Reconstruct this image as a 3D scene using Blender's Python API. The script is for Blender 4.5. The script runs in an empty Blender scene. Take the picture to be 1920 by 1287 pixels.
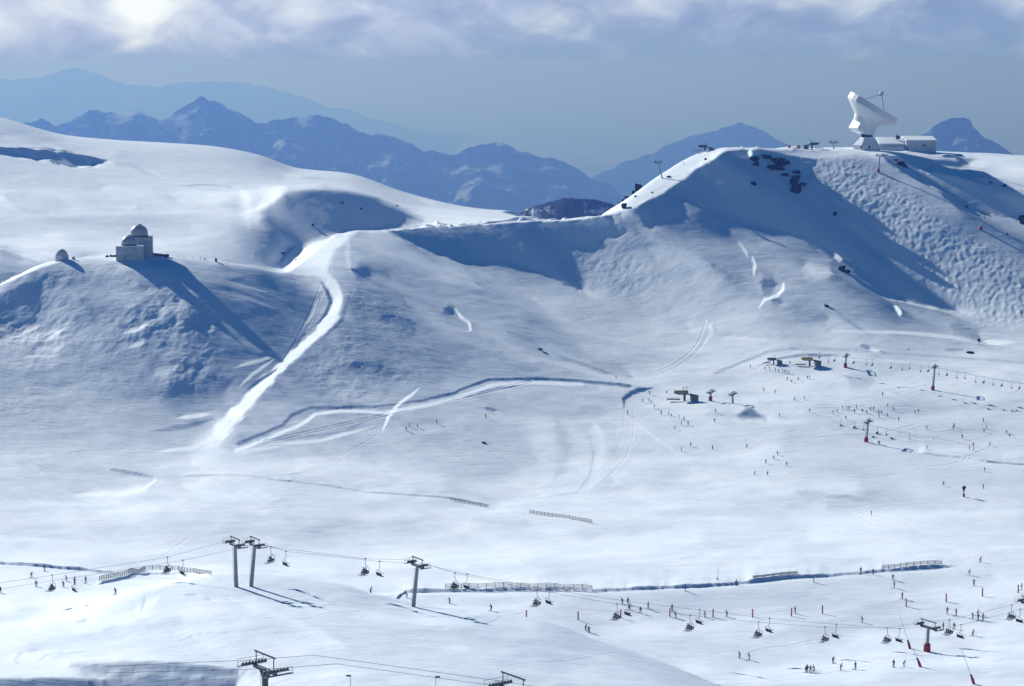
import bpy, bmesh, math, random
import numpy as np
from mathutils import Vector, Matrix, Euler
R = math.radians
random.seed(7)
rng = np.random.default_rng(11)
scene = bpy.context.scene
COL = scene.collection

# ------------------------------------------------------------------ camera
F = 4330.0                     # focal length in photo pixels (photo is 1920 wide)
HOR = 116.0                    # pixel row of the true horizon
PITCH = math.atan((643.5 - HOR) / F)
cam_d = bpy.data.cameras.new('camera'); cam = bpy.data.objects.new('camera', cam_d); COL.objects.link(cam)
cam_d.sensor_width = 36; cam_d.lens = 36 * F / 1920
cam_d.clip_start = 1; cam_d.clip_end = 250000
cam.rotation_euler = (R(90) - PITCH, 0, 0)
scene.camera = cam

# ------------------------------------------------------------------ sky, sun, exposure
SUN_EL, SUN_AZ = 23.0, 38.0    # degrees; azimuth to the left of the view direction
scene.view_settings.view_transform = 'Standard'; scene.view_settings.look = 'None'
scene.view_settings.exposure = 0.44; scene.view_settings.gamma = 1
scene.view_settings.use_curve_mapping = False
world = bpy.data.worlds.new('World'); scene.world = world; world.use_nodes = True
wn, wl = world.node_tree.nodes, world.node_tree.links
wn.clear()
def N(nodes, t, **kw):
    n = nodes.new(t)
    for k, v in kw.items():
        if k.startswith('i_'): n.inputs[int(k[2:]) if k[2:].isdigit() else k[2:]].default_value = v
        else: setattr(n, k, v)
    return n
w_out = N(wn, 'ShaderNodeOutputWorld')
w_bg = N(wn, 'ShaderNodeBackground'); w_bg.inputs[1].default_value = 0.10
w_sky = N(wn, 'ShaderNodeTexSky', sky_type='NISHITA', sun_disc=False)
w_sky.sun_elevation = R(SUN_EL); w_sky.sun_rotation = R(-SUN_AZ)
w_sky.altitude = 2800; w_sky.air_density = 1.0; w_sky.dust_density = 0.3; w_sky.ozone_density = 3.0
w_hsv = N(wn, 'ShaderNodeHueSaturation'); w_hsv.inputs['Hue'].default_value = .500; w_hsv.inputs['Saturation'].default_value = 1.5; w_hsv.inputs["Value"].default_value = 0.55
wl.new(w_sky.outputs[0], w_hsv.inputs['Color'])
# cloud deck low over the horizon (part of the sky): noise over the view direction
w_tc = N(wn, 'ShaderNodeTexCoord'); w_sep = N(wn, 'ShaderNodeSeparateXYZ')
wl.new(w_tc.outputs['Generated'], w_sep.inputs[0])
def wmath(op, a, b=None, c=None, clamp=False):
    n = N(wn, 'ShaderNodeMath', operation=op, use_clamp=clamp)
    for i, v in enumerate((a, b, c)):
        if v is None: continue
        if isinstance(v, (int, float)): n.inputs[i].default_value = v
        else: wl.new(v, n.inputs[i])
    return n.outputs[0]
def wramp(fac, stops, interp='EASE'):
    n = N(wn, 'ShaderNodeValToRGB'); cr = n.color_ramp; cr.interpolation = interp
    while len(cr.elements) > 1: cr.elements.remove(cr.elements[-1])
    for i, (p, c) in enumerate(stops):
        e = cr.elements[0] if i == 0 else cr.elements.new(p)
        e.position = p; e.color = (*c, 1) if len(c) == 3 else c
    wl.new(fac, n.inputs[0]); return n.outputs[0]
def wmix(f, a, b):
    n = N(wn, 'ShaderNodeMix', data_type='RGBA'); wl.new(f, n.inputs[0]) if not isinstance(f, float) else None
    for i, v in ((6, a), (7, b)):
        if isinstance(v, tuple): n.inputs[i].default_value = (*v, 1)
        else: wl.new(v, n.inputs[i])
    return n.outputs[2]
X, Y_, Z = w_sep.outputs
azim = wmath('ARCTAN2', X, Y_)                     # radians, 0 = straight ahead
elev = wmath('ARCSINE', Z)
vec = N(wn, 'ShaderNodeCombineXYZ'); wl.new(wmath('MULTIPLY', azim, 22.0), vec.inputs[0]); wl.new(wmath('MULTIPLY', elev, 42.0), vec.inputs[1])
cn1 = N(wn, 'ShaderNodeTexNoise'); wl.new(vec.outputs[0], cn1.inputs['Vector'])
cn1.inputs['Scale'].default_value = 1.7; cn1.inputs['Detail'].default_value = 8; cn1.inputs['Roughness'].default_value = 0.52; cn1.inputs['Distortion'].default_value = 0.5
# cloud amount: strong on the left, thinner and higher on the right
edge = wmath('ADD', wmath('MULTIPLY', azim, 0.055), 0.0180)      # elevation where the deck is full
ev = wmath('ADD', wmath('ADD', -.15, wmath('DIVIDE', elev, edge)), wmath('MULTIPLY', wmath('SUBTRACT', cn1.outputs[0], 0.5), 2.4))
cover = wramp(wmath('MULTIPLY', wmath('ADD', ev, .35), .6), [(0.0, (0, 0, 0)), (1.0, (1, 1, 1))])
bright = wramp(cn1.outputs[0], [(0.30, (2.6, 3.3, 5.1)), (0.46, (3.2, 3.9, 5.6)), (0.60, (3.9, 4.6, 6.1)), (0.74, (4.9, 5.5, 6.8))])
def spot(px, py, rx, ry, amp):    # brighter sunlit cloud tops at given directions
    a0, e0 = (px - 960) / F, (HOR - py) / F
    dx = wmath('DIVIDE', wmath('SUBTRACT', azim, a0), rx / F); dy = wmath('DIVIDE', wmath('SUBTRACT', elev, e0), ry / F)
    r2 = wmath('ADD', wmath('MULTIPLY', dx, dx), wmath('MULTIPLY', dy, dy))
    return wmath('MULTIPLY', wmath('POWER', 2.718, wmath('MULTIPLY', r2, -1.0)), amp)
sp = spot(285, 10, 75, 60, 1.0)
for s in ((1055, 42, 75, 32, .5), (560, -10, 60, 50, .5), (1560, -20, 130, 45, .6), (20, 50, 60, 60, .35), (120, 0, 60, 45, .35), (1250, -10, 90, 35, .45), (1880, -10, 60, 35, .4)):
    sp = wmath('ADD', sp, spot(*s))
sp = wmath('MULTIPLY', wmath('SUBTRACT', wmath('MULTIPLY', sp, wmath('ADD', 0.1, wmath('MULTIPLY', cn1.outputs[0], 2.1))), .06), 1.15, clamp=True)
side = wramp(wmath('ADD', wmath('MULTIPLY', azim, 2.2), 0.5), [(0.1, (1.05, 1.03, 1.0)), (0.9, (.68, .74, .84))])
mulc = N(wn, 'ShaderNodeMix', data_type='RGBA', blend_type='MULTIPLY'); mulc.inputs[0].default_value = 1.0
wl.new(bright, mulc.inputs[6]); wl.new(side, mulc.inputs[7])
cloudcol = wmix(sp, mulc.outputs[2], (7.0, 7.4, 7.7))
cover2 = wmath('MAXIMUM', cover, sp)
lowsky = wramp(wmath('ADD', wmath('MULTIPLY', azim, 1.8), 0.5), [(0.05, (2.35, 3.2, 4.8)), (0.95, (1.75, 2.6, 4.2))])
low = wmix(cover2, lowsky, cloudcol)
f_low = wramp(elev, [(0.0, (1, 1, 1)), (0.06, (1, 1, 1)), (0.16, (0, 0, 0))])
wl.new(wmix(f_low, w_hsv.outputs[0], low), w_bg.inputs[0])
wl.new(w_bg.outputs[0], w_out.inputs[0])

sun_d = bpy.data.lights.new('sun', 'SUN'); sun = bpy.data.objects.new('sun', sun_d); COL.objects.link(sun)
sun_d.energy = 4.6; sun_d.angle = R(0.5); sun_d.color = (0.955, 0.985, 1.0)
SDIR = Vector((-math.sin(R(SUN_AZ)) * math.cos(R(SUN_EL)), math.cos(R(SUN_AZ)) * math.cos(R(SUN_EL)), math.sin(R(SUN_EL))))
sun.rotation_euler = SDIR.to_track_quat('Z', 'Y').to_euler()

# ------------------------------------------------------------------ naming helpers
def tag(o, label=None, cat=None, group=None, kind=None):
    if label: o['label'] = label
    if cat: o['category'] = cat
    if group: o['group'] = group
    if kind: o['kind'] = kind
    return o

# ------------------------------------------------------------------ projection helpers
CP, SP = math.cos(PITCH), math.sin(PITCH)
def pt(px, py, Y):
    """world point at forward distance Y that the photograph shows at pixel (px, py)"""
    u = (px - 960) / F; v = (643.5 - py) / F
    dy = CP + v * SP; dz = -SP + v * CP
    k = Y / dy
    return np.array((u * k, Y, dz * k))
def proj(x, y, z):
    w = y * CP - z * SP
    return 960 + F * x / w, 643.5 - F * (y * SP + z * CP) / w

# ------------------------------------------------------------------ noise
def vnoise(x, y, seed):
    r = np.random.default_rng(seed).random((256, 256)).astype(np.float32)
    xi = np.floor(x); yi = np.floor(y); fx = (x - xi).astype(np.float32); fy = (y - yi).astype(np.float32)
    fx = fx * fx * fx * (fx * (fx * 6 - 15) + 10); fy = fy * fy * fy * (fy * (fy * 6 - 15) + 10)
    xi = xi.astype(np.int64) & 255; yi = yi.astype(np.int64) & 255; x1 = (xi + 1) & 255; y1 = (yi + 1) & 255
    return (r[xi, yi] * (1 - fx) + r[x1, yi] * fx) * (1 - fy) + (r[xi, y1] * (1 - fx) + r[x1, y1] * fx) * fy - 0.5
def fbm(x, y, seed, oct=4, rough=0.5):
    s = 0; a = 1.0
    for i in range(oct):
        s = s + a * vnoise(x * 2 ** i + 17.3 * i, y * 2 ** i - 9.1 * i, seed + i); a *= rough
    return s
def smooth(A, n=1):
    for _ in range(n):
        A = np.pad(A, 1, mode='edge')
        A = (A[:-2, 1:-1] + 2 * A[1:-1, 1:-1] + A[2:, 1:-1]) / 4
        A = np.pad(A, ((0, 0), (1, 1)), mode='edge')
        A = (A[:, :-2] + 2 * A[:, 1:-1] + A[:, 2:]) / 4
    return A

# ------------------------------------------------------------------ snow terrain
# control lines across the valley, near to far: (px, py, distance) of points of the ground
LINES = [
 [(-300, None, 120, -60), (2300, None, 120, -60)],
 [(-300, None, 312, -99), (2300, None, 312, -101)],
 [(-300,1300,385),(0,1287,385),(600,1287,385),(1000,1287,385),(1350,1330,385),(1500,1380,385),(2300,1400,385)],
 [(-300,1240,436),(0,1185,440),(120,1165,445),(270,1108,455),(440,1077,468),(560,1088,465),(640,1100,462),(720,1125,455),(870,1150,445),(1000,1163,440),(1120,1203,430),(1250,1245,425),(1350,1286,420),(1500,1335,415),(2300,1345,420)],
 [(-300,1210,465),(0,1172,465),(120,1150,468),(270,1112,478),(440,1087,492),(560,1098,490),(640,1110,490),(720,1138,484),(870,1163,474),(1000,1178,468),(1120,1214,462),(1350,1292,455),(1500,1285,455),(2300,1285,458)],
 [(-300,1150,505),(0,1122,505),(120,1112,508),(270,1107,512),(440,1100,520),(640,1122,520),(870,1166,505),(1000,1178,505),(1120,1196,500),(1350,1215,500),(1600,1222,500),(2300,1200,505)],
 [(-300,1040,585),(0,1056,575),(220,1078,570),(440,1092,565),(660,1109,560),(900,1107,560),(1120,1107,560),(1500,1081,580),(1800,1060,592),(2300,1040,600)],
 [(-300,975,715),(0,965,718),(600,960,722),(1200,965,722),(1920,955,728),(2300,950,728)],
 [(-300,850,832),(0,850,835),(500,850,838),(1000,860,835),(1500,850,842),(2300,845,850)],
 [(-300,770,895),(0,760,900),(240,755,905),(400,780,895),(560,760,920),(640,745,945),(900,715,985),(1180,722,985),(1300,690,1000),(1500,672,1012),(1750,665,1020),(2300,670,1030)],
 [(-300,620,960),(0,612,962),(240,609,970),(420,655,975),(520,655,980),(620,600,1000),(700,572,1045),(900,495,1130),(1100,510,1145),(1300,495,1140),(1450,432,1177),(1520,430,1160),(1600,445,1135),(1800,460,1140),(1920,430,1155),(2300,430,1160)],
 [(-300,610,1005),(0,532,1012),(90,491,1026),(160,483,1032),(300,479,1036),(380,487,1036),(480,499,1036),(530,509,1045),(580,470,1115),(650,434,1185),(740,430,1205),(850,424,1218),(950,416,1220),(1100,409,1214),(1165,394,1206),(1270,345,1232),(1360,281,1266),(1420,277,1270),(1500,291,1268),(1600,288,1270),(1700,290,1275),(1760,288,1285),(1920,297,1300),(2300,330,1320)],
 [(-300,620,1020),(0,545,1040),(90,500,1055),(300,500,1066),(530,520,1075),(650,450,1215),(850,440,1245),(1000,428,1252),(1100,412,1245),(1165,380,1222),(1230,328,1255),(1320,277,1285),(1370,267,1297),(1450,271,1300),(1600,273,1312),(1750,281,1325),(1920,290,1340),(2300,320,1360)],
 [(-300,520,1250),(0,492,1190),(250,487,1190),(400,492,1250),(480,500,1300),(530,500,1350),(590,455,1395),(650,440,1405),(740,432,1425),(800,430,1420),(860,432,1290),(950,424,1290),(1100,420,1290),(1230,380,1290),(1320,330,1290),(1600,295,1320),(1920,297,1350),(2300,340,1380)],
 [(-300,400,1450),(0,405,1450),(240,400,1450),(420,402,1450),(485,392,1455),(540,357,1460),(600,353,1465),(680,362,1470),(740,385,1475),(790,411,1475),(860,413,1450),(950,411,1450),(1100,440,1450),(1300,440,1450),(2300,440,1450)],
 [(-300,270,1700),(0,305,1700),(240,330,1700),(480,342,1700),(650,352,1700),(800,388,1700),(950,406,1700),(1100,470,1700),(2300,480,1700)],
 [(-300,160,1950),(0,221,1950),(130,256,1950),(200,263,1950),(400,276,1950),(480,291,1950),(560,318,1950),(650,326,1950),(760,361,1950),(860,386,1950),(1000,409,1950),(1100,500,1950),(2300,600,1950)],
 [(-300,330,2400),(0,330,2400),(500,390,2400),(1000,520,2400),(2300,640,2400)],
 [(-300,None,3100,-600),(2300,None,3100,-600)],
]
CREST = {3: .6, 5: .05, 6: .15, 7: .03, 8: .02, 11: .6, 12: .35, 13: .3, 14: .3, 16: 1.0, 15: .2}
QUAL = 1.0
A0, A1 = -0.29, 0.29
def pchip(xk, yk, x):
    h = np.diff(xk); d = np.diff(yk) / h; m = np.zeros_like(yk)
    w1 = 2 * h[1:] + h[:-1]; w2 = h[1:] + 2 * h[:-1]
    ok = d[1:] * d[:-1] > 0
    with np.errstate(divide='ignore', invalid='ignore'):
        mm = (w1 + w2) / (w1 / d[:-1] + w2 / d[1:])
    m[1:-1] = np.where(ok, mm, 0); m[0] = d[0]; m[-1] = d[-1]
    i = np.clip(np.searchsorted(xk, x) - 1, 0, len(h) - 1); t = (x - xk[i]) / h[i]
    return (yk[i] * (1 + 2 * t) * (1 - t) ** 2 + m[i] * h[i] * t * (1 - t) ** 2 + yk[i + 1] * t * t * (3 - 2 * t) + m[i + 1] * h[i] * t * t * (t - 1))
TE = math.tan(R(SUN_EL)); sx, sy = -math.sin(R(SUN_AZ)), math.cos(R(SUN_AZ))
def setup(q):
    """grid (direction a = x/y, distance Y) at quality q with the surface lofted through the control lines"""
    global NA, NR, Yg, Ag, H0, CW, AA, YY, XX, dA, dY, cY, cA, tA, tY, cellw, LYR
    NA, NR = int(900 * q), int(1150 * q)
    dens_y = np.array([120, 300, 380, 450, 620, 850, 1300, 1500, 2000, 3100.]); dens_s = np.array([6, 2.5, .8, .7, .8, .7, .8, 1.6, 2.5, 12.])
    _y = np.linspace(120, 3100, 20000); _c = np.concatenate([[0], np.cumsum(np.diff(_y) / np.interp(_y[1:], dens_y, dens_s))])
    Yg = np.interp(np.linspace(0, _c[-1], NR), _c, _y); Ag = np.linspace(A0, A1, NA)
    LY, LZ = [], []
    for ln in LINES:
        P = []
        for k in ln:
            if k[1] is None: P.append(((k[0] - 960) / F, k[2], k[3]))
            else:
                w = pt(*k[:3]); P.append((w[0] / w[1], w[1], w[2]))
        P = np.array(P); f = pchip if len(P) > 2 else (lambda a, b, c: np.interp(c, a, b))
        LY.append(f(P[:, 0], P[:, 1], Ag)); LZ.append(f(P[:, 0], P[:, 2], Ag))
    LY = np.array(LY); LZ = np.array(LZ); LYR = LY[11][:, None]
    H0 = np.zeros((NA, NR)); CW = np.zeros((NA, NR))
    for i in range(NA):
        H0[i] = pchip(LY[:, i], LZ[:, i], Yg)
        for k, wgt in CREST.items():
            CW[i] = np.maximum(CW[i], wgt * np.exp(-((Yg - LY[k, i]) / (9 if k < 15 else 60)) ** 2))
    H0 = smooth(H0, 3 if q > .7 else 1)
    AA, YY = np.meshgrid(Ag, Yg, indexing='ij'); XX = AA * YY
    dA = Ag[1] - Ag[0]; dY = np.diff(Yg)
    cY = sy / dY[None, :]; cA = ((sx - sy * AA) / YY / dA)
    tA = ((sy + sx * AA) / YY / dA); tY = -sx / dY[None, :]
    cellw = (YY[:-1, :-1] * dA * dY[None, :]); cellw = cellw / cellw.mean()

# brightness plan: how strongly each stretch of snow leans to (>1) or away from (<1) the low sun,
# read off the photo; the solver below shapes real relief from it
GX = np.arange(17) * 120.0
GY = np.array([230, 300, 360, 420, 460, 520, 580, 640, 700, 760, 820, 880, 940, 1000, 1060, 1120, 1180, 1240, 1300.])
GL = np.array([
 [1.0,1.0,1.0,1.0,1.0,1.0,1.0,1.0,1.0,1.0,1.3,1.3,1.1,1.0,1.0,1.0,1.0],
 [.85,1.0,1.0,.95,1.0,1.0,1.0,1.0,1.0,1.0,1.3,1.3,.05,.4,.55,.9,.95],
 [.9,.92,.92,1.05,.95,.9,1.05,1.1,1.1,1.1,1.3,.05,-.1,.35,.4,.55,.85],
 [.75,.72,.85,1.1,.9,.25,.7,.9,.9,.9,.5,.05,-.1,.1,.35,.15,.2],
 [.7,.9,1.05,1.05,.8,.9,.5,.05,-.1,.1,.35,.3,.3,-.1,.25,.2,.2],
 [.08,.25,.32,.25,.08,.8,.45,.45,.2,.2,.42,.45,.42,.2,.12,.3,.28],
 [.1,.25,.3,.22,.0,.6,.25,.45,.5,.42,.36,.55,.6,.5,.0,.38,.38],
 [.22,.22,.22,.18,.05,.3,.26,.45,.52,.55,.6,.7,.75,.7,.55,.6,.58],
 [.22,.2,.2,.2,.15,.3,.22,.42,.58,.7,.75,.88,.85,.8,.78,.75,.75],
 [.26,.26,.24,.3,.42,.4,.45,.62,.72,.78,.9,.98,.95,.88,.8,.75,.72],
 [.40,.40,.38,.42,.5,.48,.58,.52,.72,.86,.92,.96,.88,.8,.8,.76,.74],
 [.64,.62,.58,.7,.68,.62,.6,.55,.64,.8,.88,.88,.8,.72,.7,.78,.82],
 [.72,.77,.82,.77,.72,.77,.72,.77,.82,.87,.87,.82,.9,.87,.8,.72,.72],
 [.87,.87,.82,.77,.77,.77,.87,.95,.95,.95,.95,1,1,1,1,.95,.9],
 [1,1,.95,1,.95,.95,.92,.95,1,1,1,1,1,1,.95,.9,.86],
 [1,1.08,1.1,1.08,.9,.88,.9,.9,.86,.84,.86,.86,.86,.87,.92,1,1],
 [1.05,1.1,1.1,1.08,1,.95,.92,.9,.84,.72,.95,1,1,1,1,1.03,1.03],
 [1,1,.95,.97,.97,.95,.92,.9,.84,.8,.84,.95,1.0,1.03,1.03,1.03,1.03],
 [.85,.85,.85,.9,.95,.95,.9,.9,.88,.84,.84,.9,1.0,1.03,1.03,1.03,1.03]])
# ('p', L, feather, weight, polygon) or ('s', L, half width, weight, polyline)
PAINT = [
 ('p',-.35,3,.99,[(-20,277),(60,280),(130,286),(198,303),(170,313),(130,313),(60,299),(-20,288)]),
 ('s',.45,4,.8,[(205,304),(250,316),(300,335)]), ('s',.5,2,.8,[(340,349),(380,346),(432,352)]),
 ('s',.45,4,.8,[(25,388),(70,402),(120,416)]), ('s',.6,9,.6,[(0,365),(60,372),(130,390)]), ('s',.68,16,.6,[(250,395),(330,375)]), ('s',.8,9,.6,[(230,290),(420,300),(520,330)]),('s',1.15,14,.6,[(120,330),(260,370),(420,420)]),('s',.8,12,.6,[(60,330),(200,350)]),('s',.75,10,.5,[(560,335),(680,345),(800,385)]),
 ('s',1.15,9,.6,[(446,350),(462,380),(466,430)]),('s',.85,14,.5,[(330,330),(420,320)]), ('s',1.2,14,.5,[(360,430),(430,395)]),
 ('p',.0,9,.93,[(540,356),(600,353),(680,362),(740,385),(790,412),(745,424),(690,430),(640,434),(590,455),(560,470),(525,500),(492,500),(500,475),(522,455),(514,440),(490,412),(497,385)]),
 ('s',.35,8,.7,[(535,362),(575,392),(625,425)]),('s',.2,6,.5,[(560,372),(640,395)]), ('s',.95,8,.4,[(470,395),(484,440),(470,480)]),
 ('s',.3,8,.7,[(0,468),(40,482)]), 
 ('s',1.2,5,.9,[(-20,545),(40,514),(80,497),(130,487)]), ('s',.25,3,.7,[(-10,530),(60,500)]),
 ('s',1.1,6,.8,[(150,484),(230,484),(300,484)]), ('s',.9,6,.6,[(205,500),(300,494),(330,505)]),
 ('p',-.05,7,.9,[(0,550),(70,520),(82,560),(72,610),(30,620),(0,625),(-40,600)]),
 ('p',.06,16,.9,[(425,500),(555,525),(600,552),(592,592),(560,640),(500,668),(430,672),(372,655),(345,620),(358,575),(395,540)]),('s',.3,9,.6,[(300,505),(370,520),(450,515)]),('s',.45,4,.6,[(340,520),(420,530),(500,548)]),('s',.35,4,.5,[(400,545),(450,556),(515,580)]),('s',.2,9,.5,[(250,560),(290,620),(330,650)]),('s',.42,7,.5,[(120,560),(180,548),(250,555)]),('s',.4,6,.5,[(0,655),(60,640),(110,660)]),('s',.12,10,.5,[(60,590),(120,620),(170,600)]),
 ('s',.25,5,.6,[(350,508),(400,528),(440,536),(500,562)]),('s',.2,5,.5,[(380,545),(430,556),(480,580)]),('s',.3,9,.5,[(400,600),(440,640),(500,655)]),('s',.3,7,.5,[(330,640),(390,660),(420,655)]),('s',.3,8,.5,[(310,520),(330,590),(320,640)]),
 ('s',.85,5,.8,[(228,628),(262,617),(288,598)]),('s',.8,5,.7,[(240,655),(262,645),(270,635)]),('s',.75,6,.7,[(85,640),(115,622)]),('s',.6,3,.7,[(40,671),(105,667)]),
 ('s',.7,4,.6,[(40,625),(75,612)]),('s',.6,8,.6,[(290,705),(330,688)]),('s',.05,10,.6,[(240,610),(290,590)]),('s',.05,8,.6,[(150,560),(180,600)]),
 ('s',.6,4,.6,[(330,560),(345,568)]), ('s',.6,7,.6,[(400,610),(390,625)]),('s',.05,22,.7,[(300,740),(380,730),(430,715)]),('s',.1,14,.5,[(40,700),(130,720)]),('s',.8,4,.6,[(440,690),(515,668)]),
 # valley road, cut into the slopes
 ('s',.08,5,.85,[(280,810),(350,800),(402,787)]), ('s',1.0,5,.7,[(330,785),(395,777)]),('s',.45,2.0,.8,[(0,852),(150,850),(300,851)]), ('s',.5,2.5,.7,[(310,846),(350,840),(375,825)]),
 # groomed road from the saddle
 ('p',1.25,5,.95,[(522,508),(560,488),(600,460),(648,436),(668,436),(630,470),(618,495),(600,520),(560,512)]),
 ('s',1.12,9,.96,[(560,505),(600,513),(624,538),(633,565),(625,592),(602,620)]),
 ('s',1.12,7.5,.96,[(625,590),(600,622),(565,655),(525,690),(490,722)]),
 ('s',1.12,10.5,.96,[(500,712),(465,752),(435,785)]),('s',1.1,12,.96,[(445,775),(418,802),(410,812)]),('s',1.05,17,.8,[(428,790),(402,822),(392,838)]),('s',.9,22,.55,[(400,820),(385,852),(360,872)]),('s',.9,4,.6,[(395,825),(355,842),(290,848)]),('s',.9,4,.6,[(415,830),(460,846),(530,838)]),
 ('s',-.05,3.6,.95,[(600,528),(612,548),(618,566),(610,588),(590,612)]), ('s',.05,2.6,.9,[(585,612),(560,635),(520,672)]),('s',.0,3.6,.95,[(520,692),(485,715),(455,738)]),
 ('s',.8,3,.7,[(596,560),(585,590),(570,612)]),('s',.8,3.5,.7,[(515,672),(470,705),(447,726)]),('s',.1,4,.6,[(655,550),(640,600),(600,640)]),
 ('s',.05,12,.85,[(658,505),(690,512),(735,532)]),('s',.3,8,.6,[(730,530),(790,565),(860,605)]),('s',1.0,5,.7,[(652,442),(650,480),(655,510)]),('s',.3,7,.5,[(650,560),(720,600),(790,640)]), ('s',.25,16,.5,[(645,560),(680,600),(720,620)]),('s',.05,12,.8,[(655,688),(700,688),(722,682)]),('s',.36,14,.5,[(640,640),(760,690),(850,705)]),
 ('s',.6,10,.5,[(700,520),(800,560),(960,640)]),('s',.75,14,.5,[(665,450),(760,480),(900,540)]),
 ('s',.1,3.8,.9,[(445,833),(490,815),(528,800),(545,780),(580,766),(700,764)]),('s',.1,3,.9,[(690,766),(790,752),(850,738),(870,728),(915,713),(1000,711),(1060,714),(1180,725)]),
 ('s',1.0,3.8,.9,[(440,846),(510,820),(560,800),(590,778),(640,770),(720,775),(800,760),(860,745),(925,722),(1000,718),(1090,722)]),
 ('s',.3,2.5,.8,[(480,828),(560,822),(640,812),(700,785),(720,772)]),('s',.9,4,.8,[(500,835),(600,828),(700,800)]), ('s',.2,2,.6,[(870,745),(930,730),(990,722)]),
 ('s',1.15,3.6,.8,[(786,728),(770,742),(748,757),(728,782),(714,812)]),
 ('s',.0,5,.9,[(1222,727),(1185,736),(1168,748),(1170,765)]), ('s',.05,3,.8,[(905,765),(930,772)]),('s',.1,3,.8,[(865,830),(890,826)]),('s',.1,3,.8,[(890,820),(925,835)]),
 ('s',.1,8,.9,[(830,578),(848,588)]),('s',1.3,2.6,.85,[(851,578),(862,595),(878,606),(881,620),(872,622)]),
 ('s',.3,5,.7,[(940,620),(990,640),(1022,660)]),('s',.25,4,.7,[(1025,662),(1080,684),(1150,703)]),('s',.95,5,.7,[(1020,672),(1090,695),(1190,722)]),
 ('s',.5,30,.6,[(850,800),(930,830),(1000,860)]),
 ('s',1.0,9,.8,[(1110,790),(1128,830),(1125,880),(1100,920)]),('s',.6,2,.7,[(1095,800),(1112,850),(1105,890),(1080,925),(1010,935)]),('s',.6,2,.6,[(1100,750),(1070,735),(1068,760)]),('s',.65,2,.6,[(1105,770),(1110,745),(1150,730)]),
 ('s',.6,2,.6,[(1150,900),(1180,860),(1200,830)]),('s',1.1,3,.5,[(1170,780),(1240,830),(1280,860)]),
 # shade of the middle ridge
 ('p',-.10,2.5,.97,[(722,433),(800,426),(950,418),(1100,411),(1163,404),(1174,438),(1150,448),(1125,454),(1105,466),(1085,468),(1060,455),(1038,452),(1052,480),(1065,502),(1098,552),(1068,538),(1030,520),(990,505),(960,495),(932,490),(905,498),(870,495),(830,480),(780,460)]),
 ('s',.7,11,.6,[(1150,410),(1185,430),(1230,452)]),('p',-.15,3,.9,[(1175,398),(1275,370),(1276,405),(1262,418),(1235,412),(1215,432),(1200,410)]),
 ('s',.25,24,.6,[(1100,500),(1150,560),(1200,590)]),('s',.8,9,.6,[(1215,470),(1270,495),(1340,508)]),('s',.4,9,.6,[(1025,635),(1110,675),(1185,708)]), ('s',.7,10,.6,[(1210,440),(1280,490),(1330,500)]),('s',.45,8,.5,[(1240,520),(1290,535)]),
 # the big shaded face
 ('p',-.12,2.5,.97,[(1360,284),(1420,280),(1470,290),(1530,302),(1505,335),(1560,372),(1600,430),(1650,480),(1700,518),(1760,556),(1798,584),(1730,570),(1690,562),(1650,545),(1600,510),(1560,485),(1500,450),(1460,435),(1400,415),(1350,400),(1300,385),(1272,372),(1240,385),(1180,396),(1200,386),(1270,347),(1320,308)]),
 ('s',1.4,4,.9,[(1402,283),(1408,296)]),
 ('p',1.5,3,.95,[(1120,405),(1165,378),(1230,326),(1320,274),(1380,264),(1450,268),(1500,274),(1480,284),(1420,277),(1358,278),(1318,304),(1268,343),(1200,382),(1165,395)]),
 ('s',1.15,5,.9,[(1480,282),(1560,279),(1640,283),(1700,285)]),
 ('p',-.14,3,.97,[(1640,289),(1700,292),(1722,315),(1740,324),(1790,338),(1830,343),(1870,372),(1930,395),(1930,420),(1880,410),(1840,405),(1790,385),(1750,352),(1690,320),(1660,303)]),
 ('p',.08,10,.8,[(1800,395),(1860,400),(1930,420),(1930,490),(1870,450),(1820,425)]),
 ('s',.95,8,.8,[(1735,310),(1780,325),(1840,335),(1900,370)]),('s',.0,7,.8,[(1745,302),(1790,310),(1830,300)]),('s',-.1,4,.9,[(1765,292),(1790,294),(1815,310)]),('s',1.0,8,.6,[(1800,290),(1860,300),(1930,330)]),
 ('s',.3,3,.7,[(1820,335),(1870,345),(1900,355)]),
 ('s',1.05,2.6,.7,[(1380,452),(1392,466),(1402,486)]),('s',1.2,2.8,.8,[(1409,482),(1414,500),(1412,518)]),
 ('s',.1,14,.8,[(1425,533),(1452,535)]),('s',1.35,3.6,.85,[(1466,526),(1467,545),(1456,556),(1432,564),(1422,580)]),
 ('s',.9,12,.6,[(1500,505),(1560,515)]),('s',.8,12,.5,[(1360,520),(1290,500)]),('s',.35,6,.7,[(1500,482),(1560,488)]),
 ('s',-.1,3.5,.9,[(1592,512),(1620,535),(1648,551)]),('s',1.0,4,.7,[(1560,478),(1580,492)]),('s',.95,5,.7,[(1650,555),(1730,578),(1790,592)]),
 ('s',.25,4,.8,[(1555,576),(1585,600),(1620,622),(1652,628)]),('s',.2,7,.8,[(1520,592),(1555,600)]),('s',.2,7,.8,[(1445,566),(1465,570)]),('s',.35,14,.5,[(1480,580),(1540,590)]),
 ('s',1.4,4,.9,[(1676,575),(1684,585),(1687,596)]),('s',.2,8,.85,[(1780,612),(1808,622),(1836,640)]),('s',1.2,4,.7,[(1838,643),(1910,646)]),('s',1.0,4,.6,[(1560,622),(1700,625),(1780,632),(1830,644)]),
 ('s',.45,2,.8,[(1296,581),(1340,576),(1365,562),(1400,557)]),('s',.5,2,.7,[(1470,556),(1520,556),(1550,570)]),('s',.5,2.5,.7,[(1340,600),(1338,625),(1300,660)]),('s',.95,3,.5,[(1320,600),(1335,625),(1315,650)]),
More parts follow.
